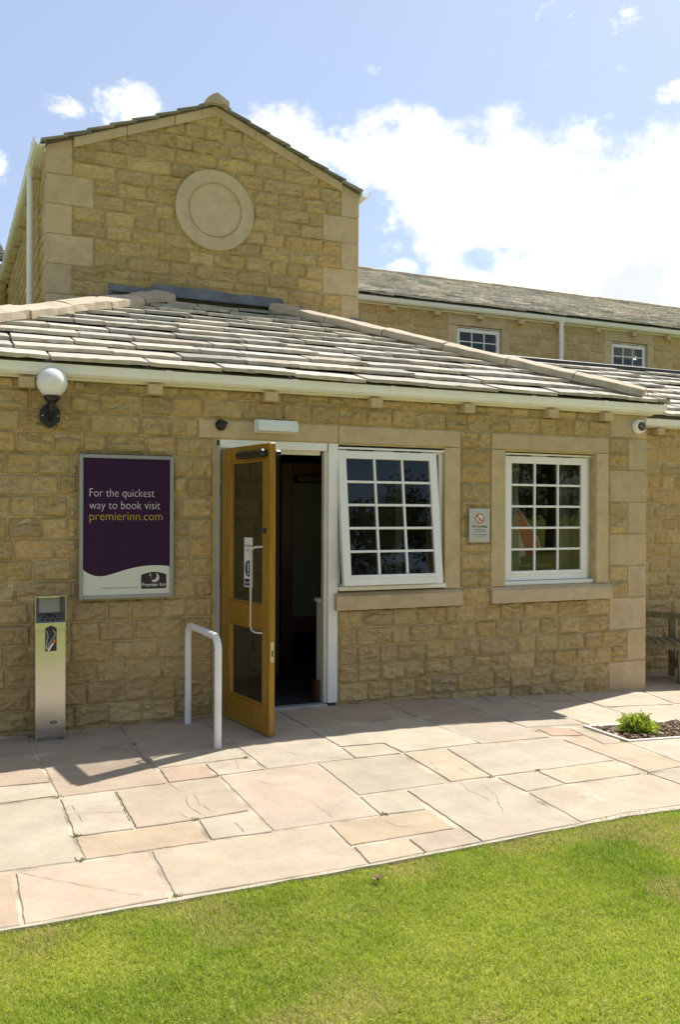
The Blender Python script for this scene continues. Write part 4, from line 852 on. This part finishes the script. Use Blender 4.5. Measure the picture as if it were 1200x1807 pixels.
# ------------------------------------------------------------------ ground
def sheet(name, xs, ys, zf, mat, lab=None):
    X, Y = np.meshgrid(np.array(xs), np.array(ys)); Z = zf(X, Y); V = np.stack([X.ravel(), Y.ravel(), Z.ravel()], -1); nx = len(xs); idx = np.arange(len(V)).reshape(len(ys), nx)
    F = np.stack([idx[:-1, :-1], idx[:-1, 1:], idx[1:, 1:], idx[1:, :-1]], -1).reshape(-1, 4); return npmesh(name, V, F, [mat])
xs = [-400, -60, -10, -5] + list(np.arange(-3, 3.2, .5)) + [3.3] + list(np.arange(3.8, 8.1, .5)) + [8.0001, 12, 30, 400]
lawn_edge = lambda X: -3.062 + np.clip(X - 1.6, 0, 6) * .030
def lawncol():
    m, nt, b = newmat('lawn'); b.inputs['Roughness'].default_value = .9; tc = N(nt, 'ShaderNodeTexCoord')
    n = N(nt, 'ShaderNodeTexNoise'); n.inputs['Scale'].default_value = 1.3; n.inputs['Detail'].default_value = 12; n.inputs['Roughness'].default_value = .7; L(nt, tc.outputs['Object'], n.inputs[0])
    x = N(nt, 'ShaderNodeMix', data_type='RGBA'); mr = N(nt, 'ShaderNodeMapRange'); mr.inputs[1].default_value = .35; mr.inputs[2].default_value = .65; L(nt, n.outputs[0], mr.inputs[0]); L(nt, mr.outputs[0], x.inputs[0])
    x.inputs[6].default_value = (.20, .24, .02, 1); x.inputs[7].default_value = (.32, .31, .05, 1); L(nt, x.outputs[2], b.inputs['Base Color'])
    n2 = N(nt, 'ShaderNodeTexNoise'); n2.inputs['Scale'].default_value = 120; L(nt, tc.outputs['Object'], n2.inputs[0]); bp = N(nt, 'ShaderNodeBump'); bp.inputs['Strength'].default_value = .8; bp.inputs['Distance'].default_value = .02; L(nt, n2.outputs[0], bp.inputs['Height']); L(nt, bp.outputs[0], b.inputs['Normal'])
    return m
g = sheet('lawn', xs, [-400, -60, -15, -8, -6, -4.5, -3.6, -3.3, -2.85, -2.4, 0, 8, 30, 400], lambda X, Y: gzv(X) - .012 - .05 * (Y > -2.5), lawncol()); tag(g, kind='structure')
pb = sheet('path', [x for x in xs if -10 <= x <= 12], [-3.10, -2.6, -1, 0, 1.2], lambda X, Y: gzv(X) - .0055, M_MORTARP)
for v_ in pb.data.vertices:
    if v_.co.y < -3.05: v_.co.y = float(lawn_edge(v_.co.x)) + .004; tag(pb, kind='structure')
PV = [[(-0.053,0.067),(0.555,-0.152),(0.552,-0.615),(-0.048,-0.583)],[(-0.048,-0.61),(0.556,-0.645),(0.582,-1.227),(-0.044,-1.172)],[(-0.044,-1.194),(0.582,-1.25),(0.578,-1.504),(-0.042,-1.527)],[(-0.042,-1.546),(0.59,-1.552),(0.579,-2.486),(-0.035,-2.456)],[(0.571,-0.093),(1.189,-0.026),(1.183,-0.576),(0.573,-0.581)],[(0.575,-0.625),(1.178,-0.637),(1.192,-1.511),(0.599,-1.525)],[(1.197,-0.03),(1.789,0.045),(1.785,-0.921),(1.187,-0.882)],[(1.189,-0.926),(1.783,-0.951),(1.79,-1.178),(1.217,-1.2)],[(1.218,-1.226),(1.487,-1.219),(1.487,-1.503),(1.207,-1.506)],[(1.503,-1.226),(1.778,-1.216),(1.804,-1.473),(1.508,-1.489)],[(0.601,-1.557),(0.89,-1.552),(0.877,-2.178),(0.598,-2.167)],[(0.899,-1.556),(1.498,-1.521),(1.479,-2.146),(1.175,-2.174),(0.887,-2.174)],[(0.595,-2.19),(1.175,-2.193),(1.165,-2.485),(0.598,-2.48)],[(1.203,-2.178),(1.484,-2.158),(1.489,-2.487),(1.186,-2.471)],[(1.514,-1.516),(2.131,-1.492),(2.072,-2.479),(1.497,-2.474)],[(1.801,0.04),(2.41,0.03),(2.41,-1.468),(1.82,-1.468)],[(2.416,0.006),(3.297,-0.042),(3.303,-0.605),(2.437,-0.612)],[(2.429,-0.664),(3.457,-0.623),(3.339,-1.465),(2.756,-1.467),(2.743,-1.21),(2.437,-1.179)],[(2.436,-1.21),(2.726,-1.235),(2.726,-1.484),(2.413,-1.469)],[(3.315,-0.047),(3.95,0.054),(3.951,-0.811),(3.335,-0.875)],[(3.326,-0.931),(3.936,-0.87),(3.958,-1.43),(3.345,-1.483)],[(3.97,0.049),(4.293,0.08),(4.266,-0.2),(3.981,-0.206)],[(4.309,0.077),(4.614,0.089),(4.559,-0.219),(4.275,-0.202)],[(3.969,-0.252),(4.543,-0.266),(4.553,-0.835),(4.514,-1.122),(3.979,-1.121)],[(4.029,-1.192),(4.28,-1.2),(4.245,-1.436),(3.993,-1.404)],[(4.635,0.084),(5.195,0.041),(5.153,-0.333),(4.553,-0.268)],[(4.547,-0.317),(5.138,-0.381),(5.112,-1.235),(4.526,-1.205)],[(5.217,0.036),(6.067,0.023),(5.89,-0.638),(5.146,-0.61)],[(5.137,-0.656),(5.864,-0.683),(5.941,-1.252),(5.126,-1.239)],[(6.096,0.017),(7.026,0.001),(6.798,-0.61),(5.927,-0.62)],[(3.063,-1.503),(3.996,-1.458),(3.965,-2.075),(3.311,-2.148),(2.993,-2.143)],[(3.302,-2.171),(3.955,-2.101),(3.917,-2.379),(3.301,-2.433)],[(2.749,-1.495),(3.042,-1.509),(2.983,-2.138),(2.713,-2.135)],[(2.145,-1.485),(2.72,-1.511),(2.66,-2.147),(2.116,-2.143)],[(2.111,-2.174),(2.394,-2.173),(2.343,-2.498),(2.083,-2.484)],[(1.782,-2.509),(2.355,-2.513),(2.334,-2.8),(1.764,-2.801)],[(1.772,-2.821),(2.045,-2.844),(2.04,-3.021),(1.75,-3.033)],[(2.054,-2.84),(2.33,-2.816),(2.351,-3.01),(2.045,-3.023)],[(2.4,-2.176),(2.964,-2.167),(2.939,-2.991),(2.36,-3.006)],[(3.007,-2.174),(3.283,-2.163),(3.286,-2.438),(3.007,-2.458)],[(3.006,-2.48),(3.953,-2.403),(3.964,-2.92),(2.968,-2.978)],[(4.003,-1.512),(4.233,-1.469),(4.185,-1.716),(4.394,-1.706),(4.353,-2.302),(3.992,-2.361)],[(4.285,-1.221),(4.371,-1.301),(4.374,-1.7),(4.216,-1.691),(4.253,-1.456)],[(4.423,-1.696),(5.43,-1.659),(5.328,-2.28),(4.379,-2.295)],[(3.973,-2.396),(4.847,-2.372),(4.722,-2.849),(3.992,-2.907)],[(-0.035,-2.487),(0.291,-2.516),(0.283,-3.037),(-0.032,-3.028)],[(0.302,-2.521),(0.878,-2.499),(0.852,-3.022),(0.295,-3.037)],[(0.894,-2.499),(1.771,-2.513),(1.733,-3.039),(0.878,-3.022)]]
PCOL = [(.50, .41, .30), (.49, .415, .31), (.495, .43, .32), (.505, .41, .30), (.48, .41, .31), (.50, .425, .325), (.485, .41, .315), (.50, .40, .295)]
ORANGE = {12: (.52, .40, .27), 8: (.51, .375, .27), 35: (.53, .41, .275), 36: (.51, .41, .285), 32: (.51, .42, .29), 24: (.50, .34, .245), 41: (.52, .41, .285), 3: (.49, .42, .315), 10: (.49, .42, .325), 2: (.495, .425, .315), 45: (.52, .395, .275), 46: (.51, .395, .29), 5: (.50, .395, .29), 31: (.52, .44, .30), 0: (.47, .38, .28), 1: (.50, .39, .285), 14: (.51, .41, .31), 47: (.52, .425, .31)}
rp = random.Random(3); q = MB()
def slab(poly, col, seed):
    r2 = random.Random(seed); c = Vector((sum(p[0] for p in poly) / len(poly), sum(p[1] for p in poly) / len(poly))); pts = []
    for i in range(len(poly)):
        a, b = Vector(poly[i]), Vector(poly[(i + 1) % len(poly)]); n_ = max(1, int((b - a).length / .04)); d = (b - a); nn = Vector((-d.y, d.x)).normalized() if d.length > 0 else Vector((0, 0))
        for k in range(n_): p = a + d * k / n_ + (nn * r2.uniform(-.003, .003) if k else Vector((0, 0))); p = p + (c - p).normalized() * .003; pts.append(p)
    ins = [p + (c - p).normalized() * .004 for p in pts]; hz = r2.uniform(-.0012, .0015); n_ = len(pts); tx, ty = r2.uniform(-.0015, .0015), r2.uniform(-.0015, .0015)
    Z = lambda p: gz(p.x) + hz + tx * (p.x - c.x) + ty * (p.y - c.y)
    vs = [(p.x, p.y, Z(p)) for p in ins] + [(p.x, p.y, Z(p) - .003) for p in pts] + [(p.x, p.y, gz(p.x) - .03) for p in pts]
    fs = [list(range(n_))] + [(i, (i + 1) % n_, (i + 1) % n_ + n_, i + n_) for i in range(n_)] + [(i + n_, (i + 1) % n_ + n_, (i + 1) % n_ + 2 * n_, i + 2 * n_) for i in range(n_)]
    q.add(vs, fs, M_PAVE, col)
for i, poly in enumerate(PV):
    k = rp.uniform(.91, 1.08) * .82; c = ORANGE.get(i, rp.choice(PCOL)); slab(poly, (c[0] * k, c[1] * k, c[2] * k), i)
def fillrect(x0, x1, y0, y1, seed):
    r2 = random.Random(seed); y_ = y0
    while y_ < y1 - .05:
        h_ = r2.choice((.3, .45, .6)); h_ = y1 - y_ if y1 - y_ - h_ < .25 else h_; x = x0
        while x < x1 - .05:
            w_ = r2.choice((.45, .6, .9)); w_ = x1 - x if x1 - x - w_ < .3 else w_
            c = tuple(v * .82 for v in r2.choice(PCOL)); slab([(x + .006, y_ + h_ - .006), (x + w_ - .006, y_ + h_ - .006), (x + w_ - .006, y_ + .006), (x + .006, y_ + .006)], c, seed + int(x * 100) + int(y_ * 100)); x += w_
        y_ += h_
fillrect(-8, -.05, -3.03, .05, 5); fillrect(6.16, 12, .02, .85, 6); fillrect(7.04, 12, -.60, .02, 7); fillrect(6.0, 12, -1.22, -.70, 8)
fillrect(5.46, 12, -2.28, -1.68, 9); fillrect(4.86, 12, -2.86, -2.40, 10); fillrect(7.6, 12, -1.68, -1.22, 11)
pv = q.build('paving'); tag(pv, kind='structure')
# crack lines in a few slabs are narrow open joints filled with dirt
M_CRACK = simple('dirt_crack', (.25, .18, .12), .95)
def crack(pts, w_=.003, seed=1):
    r2 = random.Random(seed); P = []
    for i in range(len(pts) - 1):
        a, b = Vector(pts[i]), Vector(pts[i + 1]); n_ = max(2, int((b - a).length / .03))
        for k in range(n_): P.append(a + (b - a) * k / n_ + Vector((r2.uniform(-.004, .004), r2.uniform(-.004, .004))))
    P.append(Vector(pts[-1])); vs = []
    for i, p in enumerate(P):
        d = (P[min(i + 1, len(P) - 1)] - P[max(i - 1, 0)]).normalized(); n_ = Vector((-d.y, d.x)) * w_ * r2.uniform(.12, .6) * (1 if 0 < i < len(P) - 1 else .1)
        for s_ in (1, -1): x, y_ = p.x + n_.x * s_, p.y + n_.y * s_; vs.append((x, y_, gz(x) + .0035))
    ck.add(vs, [(2 * i, 2 * i + 1, 2 * i + 3, 2 * i + 2) for i in range(len(P) - 1)], M_CRACK)
ck = MB()
crack([(0.31,-2.505),(0.362,-2.575),(0.445,-2.665),(0.606,-2.826),(0.762,-2.975)], .0028, 0)
crack([(0.642,-1.699),(0.65,-1.848),(0.658,-1.989)], .0028, 1)
crack([(1.199,-1.525),(1.224,-1.685),(1.262,-1.725)], .0028, 2)
crack([(1.244,-1.771),(1.202,-1.958),(1.228,-2.087),(1.255,-2.202)], .0028, 3)
crack([(1.291,-1.738),(1.268,-1.939),(1.291,-2.078),(1.318,-2.12)], .0028, 4)
crack([(1.128,-2.069),(1.172,-2.182)], .0028, 5)
crack([(1.68,-1.666),(1.721,-1.745),(1.768,-1.825)], .0028, 6)
crack([(1.691,-1.231),(1.683,-1.337),(1.653,-1.429)], .0028, 7)
crack([(2.042,-1.119),(2.103,-1.267),(2.192,-1.337),(2.355,-1.457)], .0028, 8)
crack([(0.71,-1.731),(0.85,-1.693)], .0028, 9)
crack([(0.595,-1.841),(0.76,-1.88),(0.896,-1.924)], .0028, 10)
crack([(1.349,-2.282),(1.36,-2.341),(1.359,-2.461)], .0028, 11)
crack([(1.831,-2.2),(1.84,-2.333),(1.844,-2.466)], .0028, 12)
crack([(2.028,-2.515),(2.067,-2.597),(2.079,-2.665),(2.177,-2.719)], .0028, 13)
crack([(2.843,-2.232),(2.814,-2.446),(2.725,-2.615),(2.669,-2.736)], .0028, 14)
crack([(2.751,-2.165),(2.716,-2.312),(2.731,-2.515)], .0028, 15)
crack([(3.171,-1.964),(3.283,-2.002),(3.35,-1.997)], .0028, 16)
crack([(3.395,-2.024),(3.395,-2.092)], .0028, 17)
crack([(2.907,-1.895),(2.893,-2.083)], .0028, 18)
crack([(3.347,-1.282),(3.388,-1.362),(3.476,-1.369)], .0028, 19)
crack([(4.076,-2.018),(4.145,-2.199),(4.207,-2.329)], .0028, 20)
crack([(4.007,-1.765),(4.133,-1.701)], .0028, 21)
crack([(2.813,-1.699),(2.782,-1.823),(2.745,-1.938)], .0028, 22)
ck = ck.build('paving_cracks', fix=False); tag(ck, kind='structure')
q = MB(); ex = np.arange(-8, 11, .11); re = random.Random(4); vs = []
for x in ex:
    e = float(lawn_edge(x)); a, b = e - .002 - re.uniform(0, .012), e + .016 + re.uniform(0, .008)
    z = gz(x) + .003; vs += [(x, a, z - .03), (x, a + .004, z), (x, b, z - .002), (x, b, z - .03)]
q.add(vs, [(4 * i + j, 4 * i + j + 1, 4 * i + j + 5, 4 * i + j + 4) for i in range(len(ex) - 1) for j in range(3)], simple('kerb_mortar', (.40, .35, .27), .9, bump=.5, bscale=50, var=.15)); ks = q.build('kerb_edging'); tag(ks, kind='structure')

# ---- planting bed
bx0, bx1, by0, by1 = 4.465, 7.55, -1.665, -1.245; gzb = gz(4.8)
q = MB(); nx, ny = 120, 24; X, Y = np.meshgrid(np.linspace(bx0, bx1, nx), np.linspace(by0, by1, ny)); Z = gzv(X) - .012 + .022 * vnoise(X * 18, Y * 18, 3) + .012 * vnoise(X * 60, Y * 60, 4); idx = np.arange(nx * ny).reshape(ny, nx)
V = np.stack([X.ravel(), Y.ravel(), Z.ravel()], -1); F = np.stack([idx[:-1, :-1], idx[:-1, 1:], idx[1:, 1:], idx[1:, :-1]], -1).reshape(-1, 4); so = npmesh('soil_bed', V, F, [M_SOIL], None, None, True); tag(so, kind='structure')
M_KERB = simple('pale_bed_edging', (.60, .56, .48), .85, bump=.3, bscale=60, var=.1)
for a, b, c, d in ((bx0 - .03, bx0, by0 - .03, by1 + .04), (bx0, bx1, by1, by1 + .04), (bx0, bx1, by0 - .03, by0)):
    n_ = max(1, int((b - a) / .6)); 
    q = MB()
    for k in range(n_): xa, xb = a + (b - a) * k / n_, a + (b - a) * (k + 1) / n_; q.add([(xa, c, gz(xa) + .008), (xb, c, gz(xb) + .008), (xb, d, gz(xb) + .008), (xa, d, gz(xa) + .008), (xa, c, gz(xa) - .06), (xb, c, gz(xb) - .06), (xb, d, gz(xb) - .06), (xa, d, gz(xa) - .06)], [(0, 1, 2, 3), (4, 5, 1, 0), (6, 7, 3, 2), (5, 6, 2, 1), (7, 4, 0, 3)], M_KERB)
    o = q.build('bed_edging'); tag(o, kind='structure')
n = 5200; rr = RNG; cx_ = rr.uniform(bx0 + .02, bx1 - .02, n); cy_ = rr.uniform(by0 + .01, by1 - .01, n); an_ = rr.uniform(0, 6.28, n); l_ = rr.uniform(.005, .018, n); w2 = l_ * rr.uniform(.3, .6, n)
cz_ = gzv(cx_) - .012 + .022 * vnoise(cx_ * 18, cy_ * 18, 3) + .012 * vnoise(cx_ * 60, cy_ * 60, 4) + .004; t1 = rr.uniform(-.7, .7, n); t2 = rr.uniform(-.5, .5, n)
V = np.zeros((n, 4, 3))
for k, (a, b) in enumerate(((-1, -1), (1, -1), (1, 1), (-1, 1))):
    V[:, k, 0] = cx_ + a * l_ * np.cos(an_) - b * w2 * np.sin(an_); V[:, k, 1] = cy_ + a * l_ * np.sin(an_) + b * w2 * np.cos(an_); V[:, k, 2] = cz_ + a * l_ * t1 + b * w2 * t2 + .003
bc = np.array([(.17, .10, .045), (.11, .06, .028), (.27, .18, .09), (.06, .038, .02), (.36, .26, .14)])[rr.integers(0, 5, n)]
o = npmesh('bark_chips', V.reshape(-1, 3), np.arange(n * 4).reshape(n, 4), [M_LEAF], np.repeat(bc, 4, 0)); tag(o, 'brown bark chips and litter covering the planting bed', 'mulch', kind='stuff')
def leafmesh(name, C, Dr, ln, wd, cols, parent=None, fold=.25):
    """small pointed leaves: centre C, direction Dr"""
    n = len(C); Dr = Dr / np.linalg.norm(Dr, axis=1, keepdims=True); rnd_ = RNG.normal(size=(n, 3)); S = np.cross(Dr, rnd_); S /= np.linalg.norm(S, axis=1, keepdims=True); Nn = np.cross(S, Dr)
    ln = ln[:, None]; wd = wd[:, None]; V = np.stack([C, C + Dr * ln * .45 + S * wd + Nn * wd * fold, C + Dr * ln, C + Dr * ln * .45 - S * wd + Nn * wd * fold], 1)
    return npmesh(name, V.reshape(-1, 3), np.arange(n * 4).reshape(n, 4), [M_LEAF], np.repeat(cols, 4, 0), parent)
def shrub(x, y_, rad, h_, label, nb=150, seed=1):
    sh = empty('bedding_shrub', (x, y_, gz(x))); tag(sh, label, 'shrub', 'young shrubs in the planting bed')
    r2 = np.random.default_rng(seed); C = []; Dn = []; cl = []; stems = MB()
    for i in range(nb):
        a_ = r2.uniform(0, 6.283); ph = math.acos(r2.uniform(.05, 1)); rr_ = r2.uniform(.62, 1.22); dv = np.array([math.sin(ph) * math.cos(a_) * rad, math.sin(ph) * math.sin(a_) * rad * .85, math.cos(ph) * h_]) * rr_
        tip = dv + np.array([0, 0, .01]); base = dv * .25
        if i % 2 == 0: stems.tube([tuple(base * .1), tuple(base + np.array([0, 0, .005])), tuple(tip)], [.003, .0025, .0015], simple_stem, 5)
        m_ = 22; ub = np.linalg.norm(dv); u = dv / ub
        for k in range(m_):
            t_ = r2.uniform(.50, 1.04); p = dv * t_ + r2.normal(size=3) * .006; d_ = u * r2.uniform(.2, 1.1) + r2.normal(size=3) * .7 + np.array([0, 0, .25]); C.append(p); Dn.append(d_)
            g_ = r2.uniform(.75, 1.25); yl = max(0, t_ - .8) * 2.2; cl.append(np.array([.30 + .34 * yl, .40 + .26 * yl, .04 + .04 * yl]) * g_)
    C, Dn, cl = map(np.array, (C, Dn, cl)); n = len(C); o = leafmesh('foliage', C, Dn, r2.uniform(.018, .034, n), r2.uniform(.0045, .0085, n), cl, sh); stems.build('stems', sh)
simple_stem = simple('stem_green', (.10, .09, .03), .8)
shrub(4.735, -1.452, .15, .118, 'round bright green shrub at the left end of the planting bed', 150, 2)
shrub(5.50, -1.42, .11, .11, 'small green shrub at the right edge of the picture in the bed', 70, 3)

# ---- bench in the corner
bn = empty('garden_bench', (6.52, .36, gz(6.6)), R(-33)); tag(bn, 'weathered low wooden garden bench in the corner by the side wall', 'bench')
# local: x along the bench, y = 0 front ... .43 back
def bb(name, *a, **k): q = MB(); q.box(*a, M_OLDWOOD, **k); q.build(name, bn)
BL = 1.35
for x in (.30, 1.15):
    bb('leg', x, x + .06, -.02, .04, 0, .40, bev=.004); bb('leg', x, x + .06, .40, .46, 0, .66, bev=.004); bb('stretcher', x + .01, x + .05, .04, .40, .13, .18, bev=.004)
bb('stretcher', .36, 1.15, .41, .45, .13, .18, bev=.003); bb('stretcher', .36, 1.15, -.01, .03, .10, .15, bev=.003)
def curved(name, y0, y1, z0, z1, sag):
    q = MB(); n_ = 14; vs = []
    for i in range(n_ + 1): x = -.02 + (BL + .04) * i / n_; s_ = sag * (1 - (2 * i / n_ - 1) ** 2); vs += [(x, y0, z0 - s_), (x, y1, z0 - s_), (x, y1, z1 - s_), (x, y0, z1 - s_)]
    q.add(vs, [(4 * i + j, 4 * i + (j + 1) % 4, 4 * i + 4 + (j + 1) % 4, 4 * i + 4 + j) for i in range(n_) for j in range(4)] + [(0, 1, 2, 3), tuple(4 * n_ + j for j in (3, 2, 1, 0))], M_OLDWOOD); q.build(name, bn)
curved('front_rail', -.03, .0, .345, .395, .02); curved('rear_rail', .40, .43, .345, .395, .02); curved('top_rail', .40, .455, .62, .68, .03)
for k in range(16):
    x = .0 + k * .086; s_ = .02 * (1 - (2 * (x + .04) / BL - 1) ** 2); bb('seat_slat', x, x + .068, -.03, .43, .397 - s_, .415 - s_, bev=.003)

# ------------------------------------------------------------------ grass blades
def blades(x0, x1, y0, y1, dens, seed, hmin=.014, hmax=.036):
    r2 = np.random.default_rng(seed); n = int((x1 - x0) * (y1 - y0) * dens); X = r2.uniform(x0, x1, n); Y = r2.uniform(y0, y1, n)
    k = Y < lawn_edge(X) - .004 + .030 * (vnoise(X * 22, Y * 0, 3) - .5) + r2.normal(0, .004, n); X, Y = X[k], Y[k]; return X, Y
Xs, Ys = [], []
for a in ((-.3, 4.4, -4.95, -2.95, 36000, 1), (-2.5, -.3, -5, -3.0, 6000, 2), (4.4, 7.5, -5, -2.85, 6000, 3), (-2.5, 6, -6.2, -4.95, 6000, 4)):
    x_, y_ = blades(*a); Xs.append(x_); Ys.append(y_)
X = np.concatenate(Xs); Y = np.concatenate(Ys); n = len(X); rg = np.random.default_rng(5)
lush = vnoise(X * 2.1 + 3, Y * 2.1, 7) * .6 + vnoise(X * 6, Y * 6, 8) * .4; fine = vnoise(X * 25, Y * 25, 9)
H = rg.uniform(.012, .026, n) * (.75 + .7 * lush); Wd = rg.uniform(.0007, .0014, n); A = rg.uniform(0, 6.283, n); lean = rg.uniform(.1, 1.1, n) * H; LA = rg.uniform(0, 6.283, n) * .6 + 1.2
Z0 = gzv(X) - .013; sx, sy = np.cos(A) * Wd, np.sin(A) * Wd; big_ = rg.random(n) < .02; H = np.where(big_, H * 1.6, H); lx_, ly_ = np.cos(LA) * lean, np.sin(LA) * lean
V = np.zeros((n, 5, 3)); V[:, 0] = np.stack([X - sx, Y - sy, Z0], -1); V[:, 1] = np.stack([X + sx, Y + sy, Z0], -1)
V[:, 2] = np.stack([X + sx * .8 + lx_ * .35, Y + sy * .8 + ly_ * .35, Z0 + H * .6], -1); V[:, 3] = np.stack([X - sx * .8 + lx_ * .35, Y - sy * .8 + ly_ * .35, Z0 + H * .6], -1)
V[:, 4] = np.stack([X + lx_, Y + ly_, Z0 + H * np.clip(1.1 - .35 * lean / H, .6, 1.1)], -1)
b0 = np.arange(n)[:, None] * 5; F = np.concatenate([b0 + np.array([[0, 1, 2]]), b0 + np.array([[0, 2, 3]]), b0 + np.array([[3, 2, 4]])], 0)
g1 = np.array([.16, .30, .014]); g2 = np.array([.52, .57, .06]); dead = np.array([.58, .48, .20]); mix = np.clip(.15 + .75 * (1 - lush) + .30 * (fine - .5) + rg.normal(0, .18, n), 0, 1)[:, None]
col = g1 * (1 - mix) + g2 * mix; patch = np.clip((vnoise(X * 3.2 + 9, Y * 3.2, 11) - .70) * 4, 0, .7); dk = (rg.random(n) < (.05 + patch * .7)); col[dk] = dead * rg.uniform(.7, 1.1, (dk.sum(), 1)); col *= rg.uniform(.85, 1.15, (n, 1))
o = npmesh('grass', V.reshape(-1, 3), F, [M_BLADE], np.repeat(col, 5, 0)); tag(o, 'short mown green grass in front of the paving', 'grass', kind='stuff')
# weeds and moss in a few joints
wp = np.array([(2.10, -2.48), (1.50, -1.51), (.58, -2.48), (.585, -1.53), (.60, -2.17), (1.19, -1.22), (1.19, -.60), (.885, -3.03), (1.78, -1.20), (1.19, -2.17), (2.97, -2.16), (3.98, -1.25), (4.40, -1.67), (.57, -.10), (1.80, .02), (2.05, -3.03), (3.32, -2.15), (3.96, -2.40)])
wx_, wy_ = [], []; rw = np.random.default_rng(12)
for x_, y_ in wp: m_ = rw.integers(5, 30); wx_.append(x_ + rw.normal(0, .012, m_)); wy_.append(y_ + rw.normal(0, .012, m_))
for x_, y_, x2, y2 in ((-.1, .0, 1.9, -.01), (3.0, -.02, 6.1, -.02), (.89, -1.56, .88, -2.16), (3.97, -2.98, 2.99, -3.0)): m_ = 60; t_ = rw.random(m_) ** 1.5; wx_.append(x_ + (x2 - x_) * t_ + rw.normal(0, .004, m_)); wy_.append(y_ + (y2 - y_) * t_ + rw.normal(0, .004, m_))
wx_ = np.concatenate(wx_); wy_ = np.concatenate(wy_); m_ = len(wx_); Cw = np.stack([wx_, wy_, gzv(wx_) - .006], -1); Dw = rw.normal(0, .5, (m_, 3)); Dw[:, 2] = 1
o = leafmesh('joint_weeds', Cw, Dw, rw.uniform(.008, .022, m_), rw.uniform(.0015, .004, m_), np.array([.16, .21, .03]) * rw.uniform(.5, 1.3, (m_, 1))); tag(o, 'tiny green weeds and moss growing in the paving joints', 'weeds', kind='stuff')
# dead leaf on the lawn
q = MB(); rl_ = random.Random(8)
for k in range(9):
    a_ = rl_.uniform(0, 6.28); c_ = Vector((rl_.uniform(-.012, .012), rl_.uniform(-.012, .012), rl_.uniform(.0, .014))); d_ = Vector((math.cos(a_), math.sin(a_), rl_.uniform(-.2, .6))) * rl_.uniform(.02, .035); s_ = Vector((-math.sin(a_), math.cos(a_), rl_.uniform(-.5, .5))) * .010
    q.add([c_, c_ + d_ * .5 + s_, c_ + d_, c_ + d_ * .5 - s_], [(0, 1, 2, 3)], simple('dead_leaf', (.17, .10, .05), .8) if k == 0 else q.mats[0])
o = q.build('dead_leaf', fix=False); o.location = (1.69, -3.219, .006); tag(o, 'curled brown dead leaf lying on the grass near the kerb', 'leaf')

# ------------------------------------------------------------------ trees across the lawn (they are what the open window mirrors)
M_BARK = simple('bark', (.11, .085, .06), .9, bump=.6, bscale=15)
def tree(x, y_, h_, rad, label, seed):
    r2 = np.random.default_rng(seed); T_ = empty('tree', (x, y_, gz(x) - .02)); tag(T_, label, 'tree', 'trees beyond the lawn')
    q = MB(); q.tube([(0, 0, 0), (.08, .05, h_ * .3), (-.05, .1, h_ * .6), (0, 0, h_ * .88)], [h_ * .03, h_ * .024, h_ * .014, .02], M_BARK, 10)
    cl = []
    for k in range(26):
        a_ = r2.uniform(0, 6.28); zz = r2.uniform(.25, .95); rr_ = rad * (1.1 - abs(zz - .55) * 1.3) * r2.uniform(.4, 1.0); c_ = np.array([math.cos(a_) * rr_, math.sin(a_) * rr_, zz * h_]); cl.append((c_, rad * r2.uniform(.22, .42)))
        q.tube([(0, 0, max(.15 * h_, c_[2] - rad * .5)), tuple(c_ * .55 + np.array([0, 0, c_[2] * .40])), tuple(c_)], [.05, .03, .01], M_BARK, 6)
    q.build('trunk', T_)
    C = []; 
    for c_, s_ in cl: m_ = 420; v = r2.normal(size=(m_, 3)); v /= np.linalg.norm(v, axis=1, keepdims=True); C.append(c_ + v * s_ * r2.uniform(.3, 1.1, (m_, 1)))
    C = np.concatenate(C); n = len(C); col = np.array([.06, .09, .02]) * r2.uniform(.6, 1.5, (n, 1)); leafmesh('crown', C, r2.normal(size=(n, 3)), r2.uniform(.12, .24, n), r2.uniform(.04, .08, n), col, T_)
for i, (x, y_, h_, rad, lb) in enumerate(((4.5, -24, 7.7, 2.9, 'broad green tree furthest left beyond the lawn'), (9.5, -26, 8.7, 3.2, 'tall green tree second from the left beyond the lawn'), (14.5, -25, 7.7, 3.0, 'round green tree third from the left beyond the lawn'),
        (19.5, -27, 9.3, 3.4, 'tallest green tree beyond the lawn'), (25., -26, 8.2, 3.2, 'broad green tree furthest right beyond the lawn'))): tree(x, y_, h_, rad, lb, 70 + i)
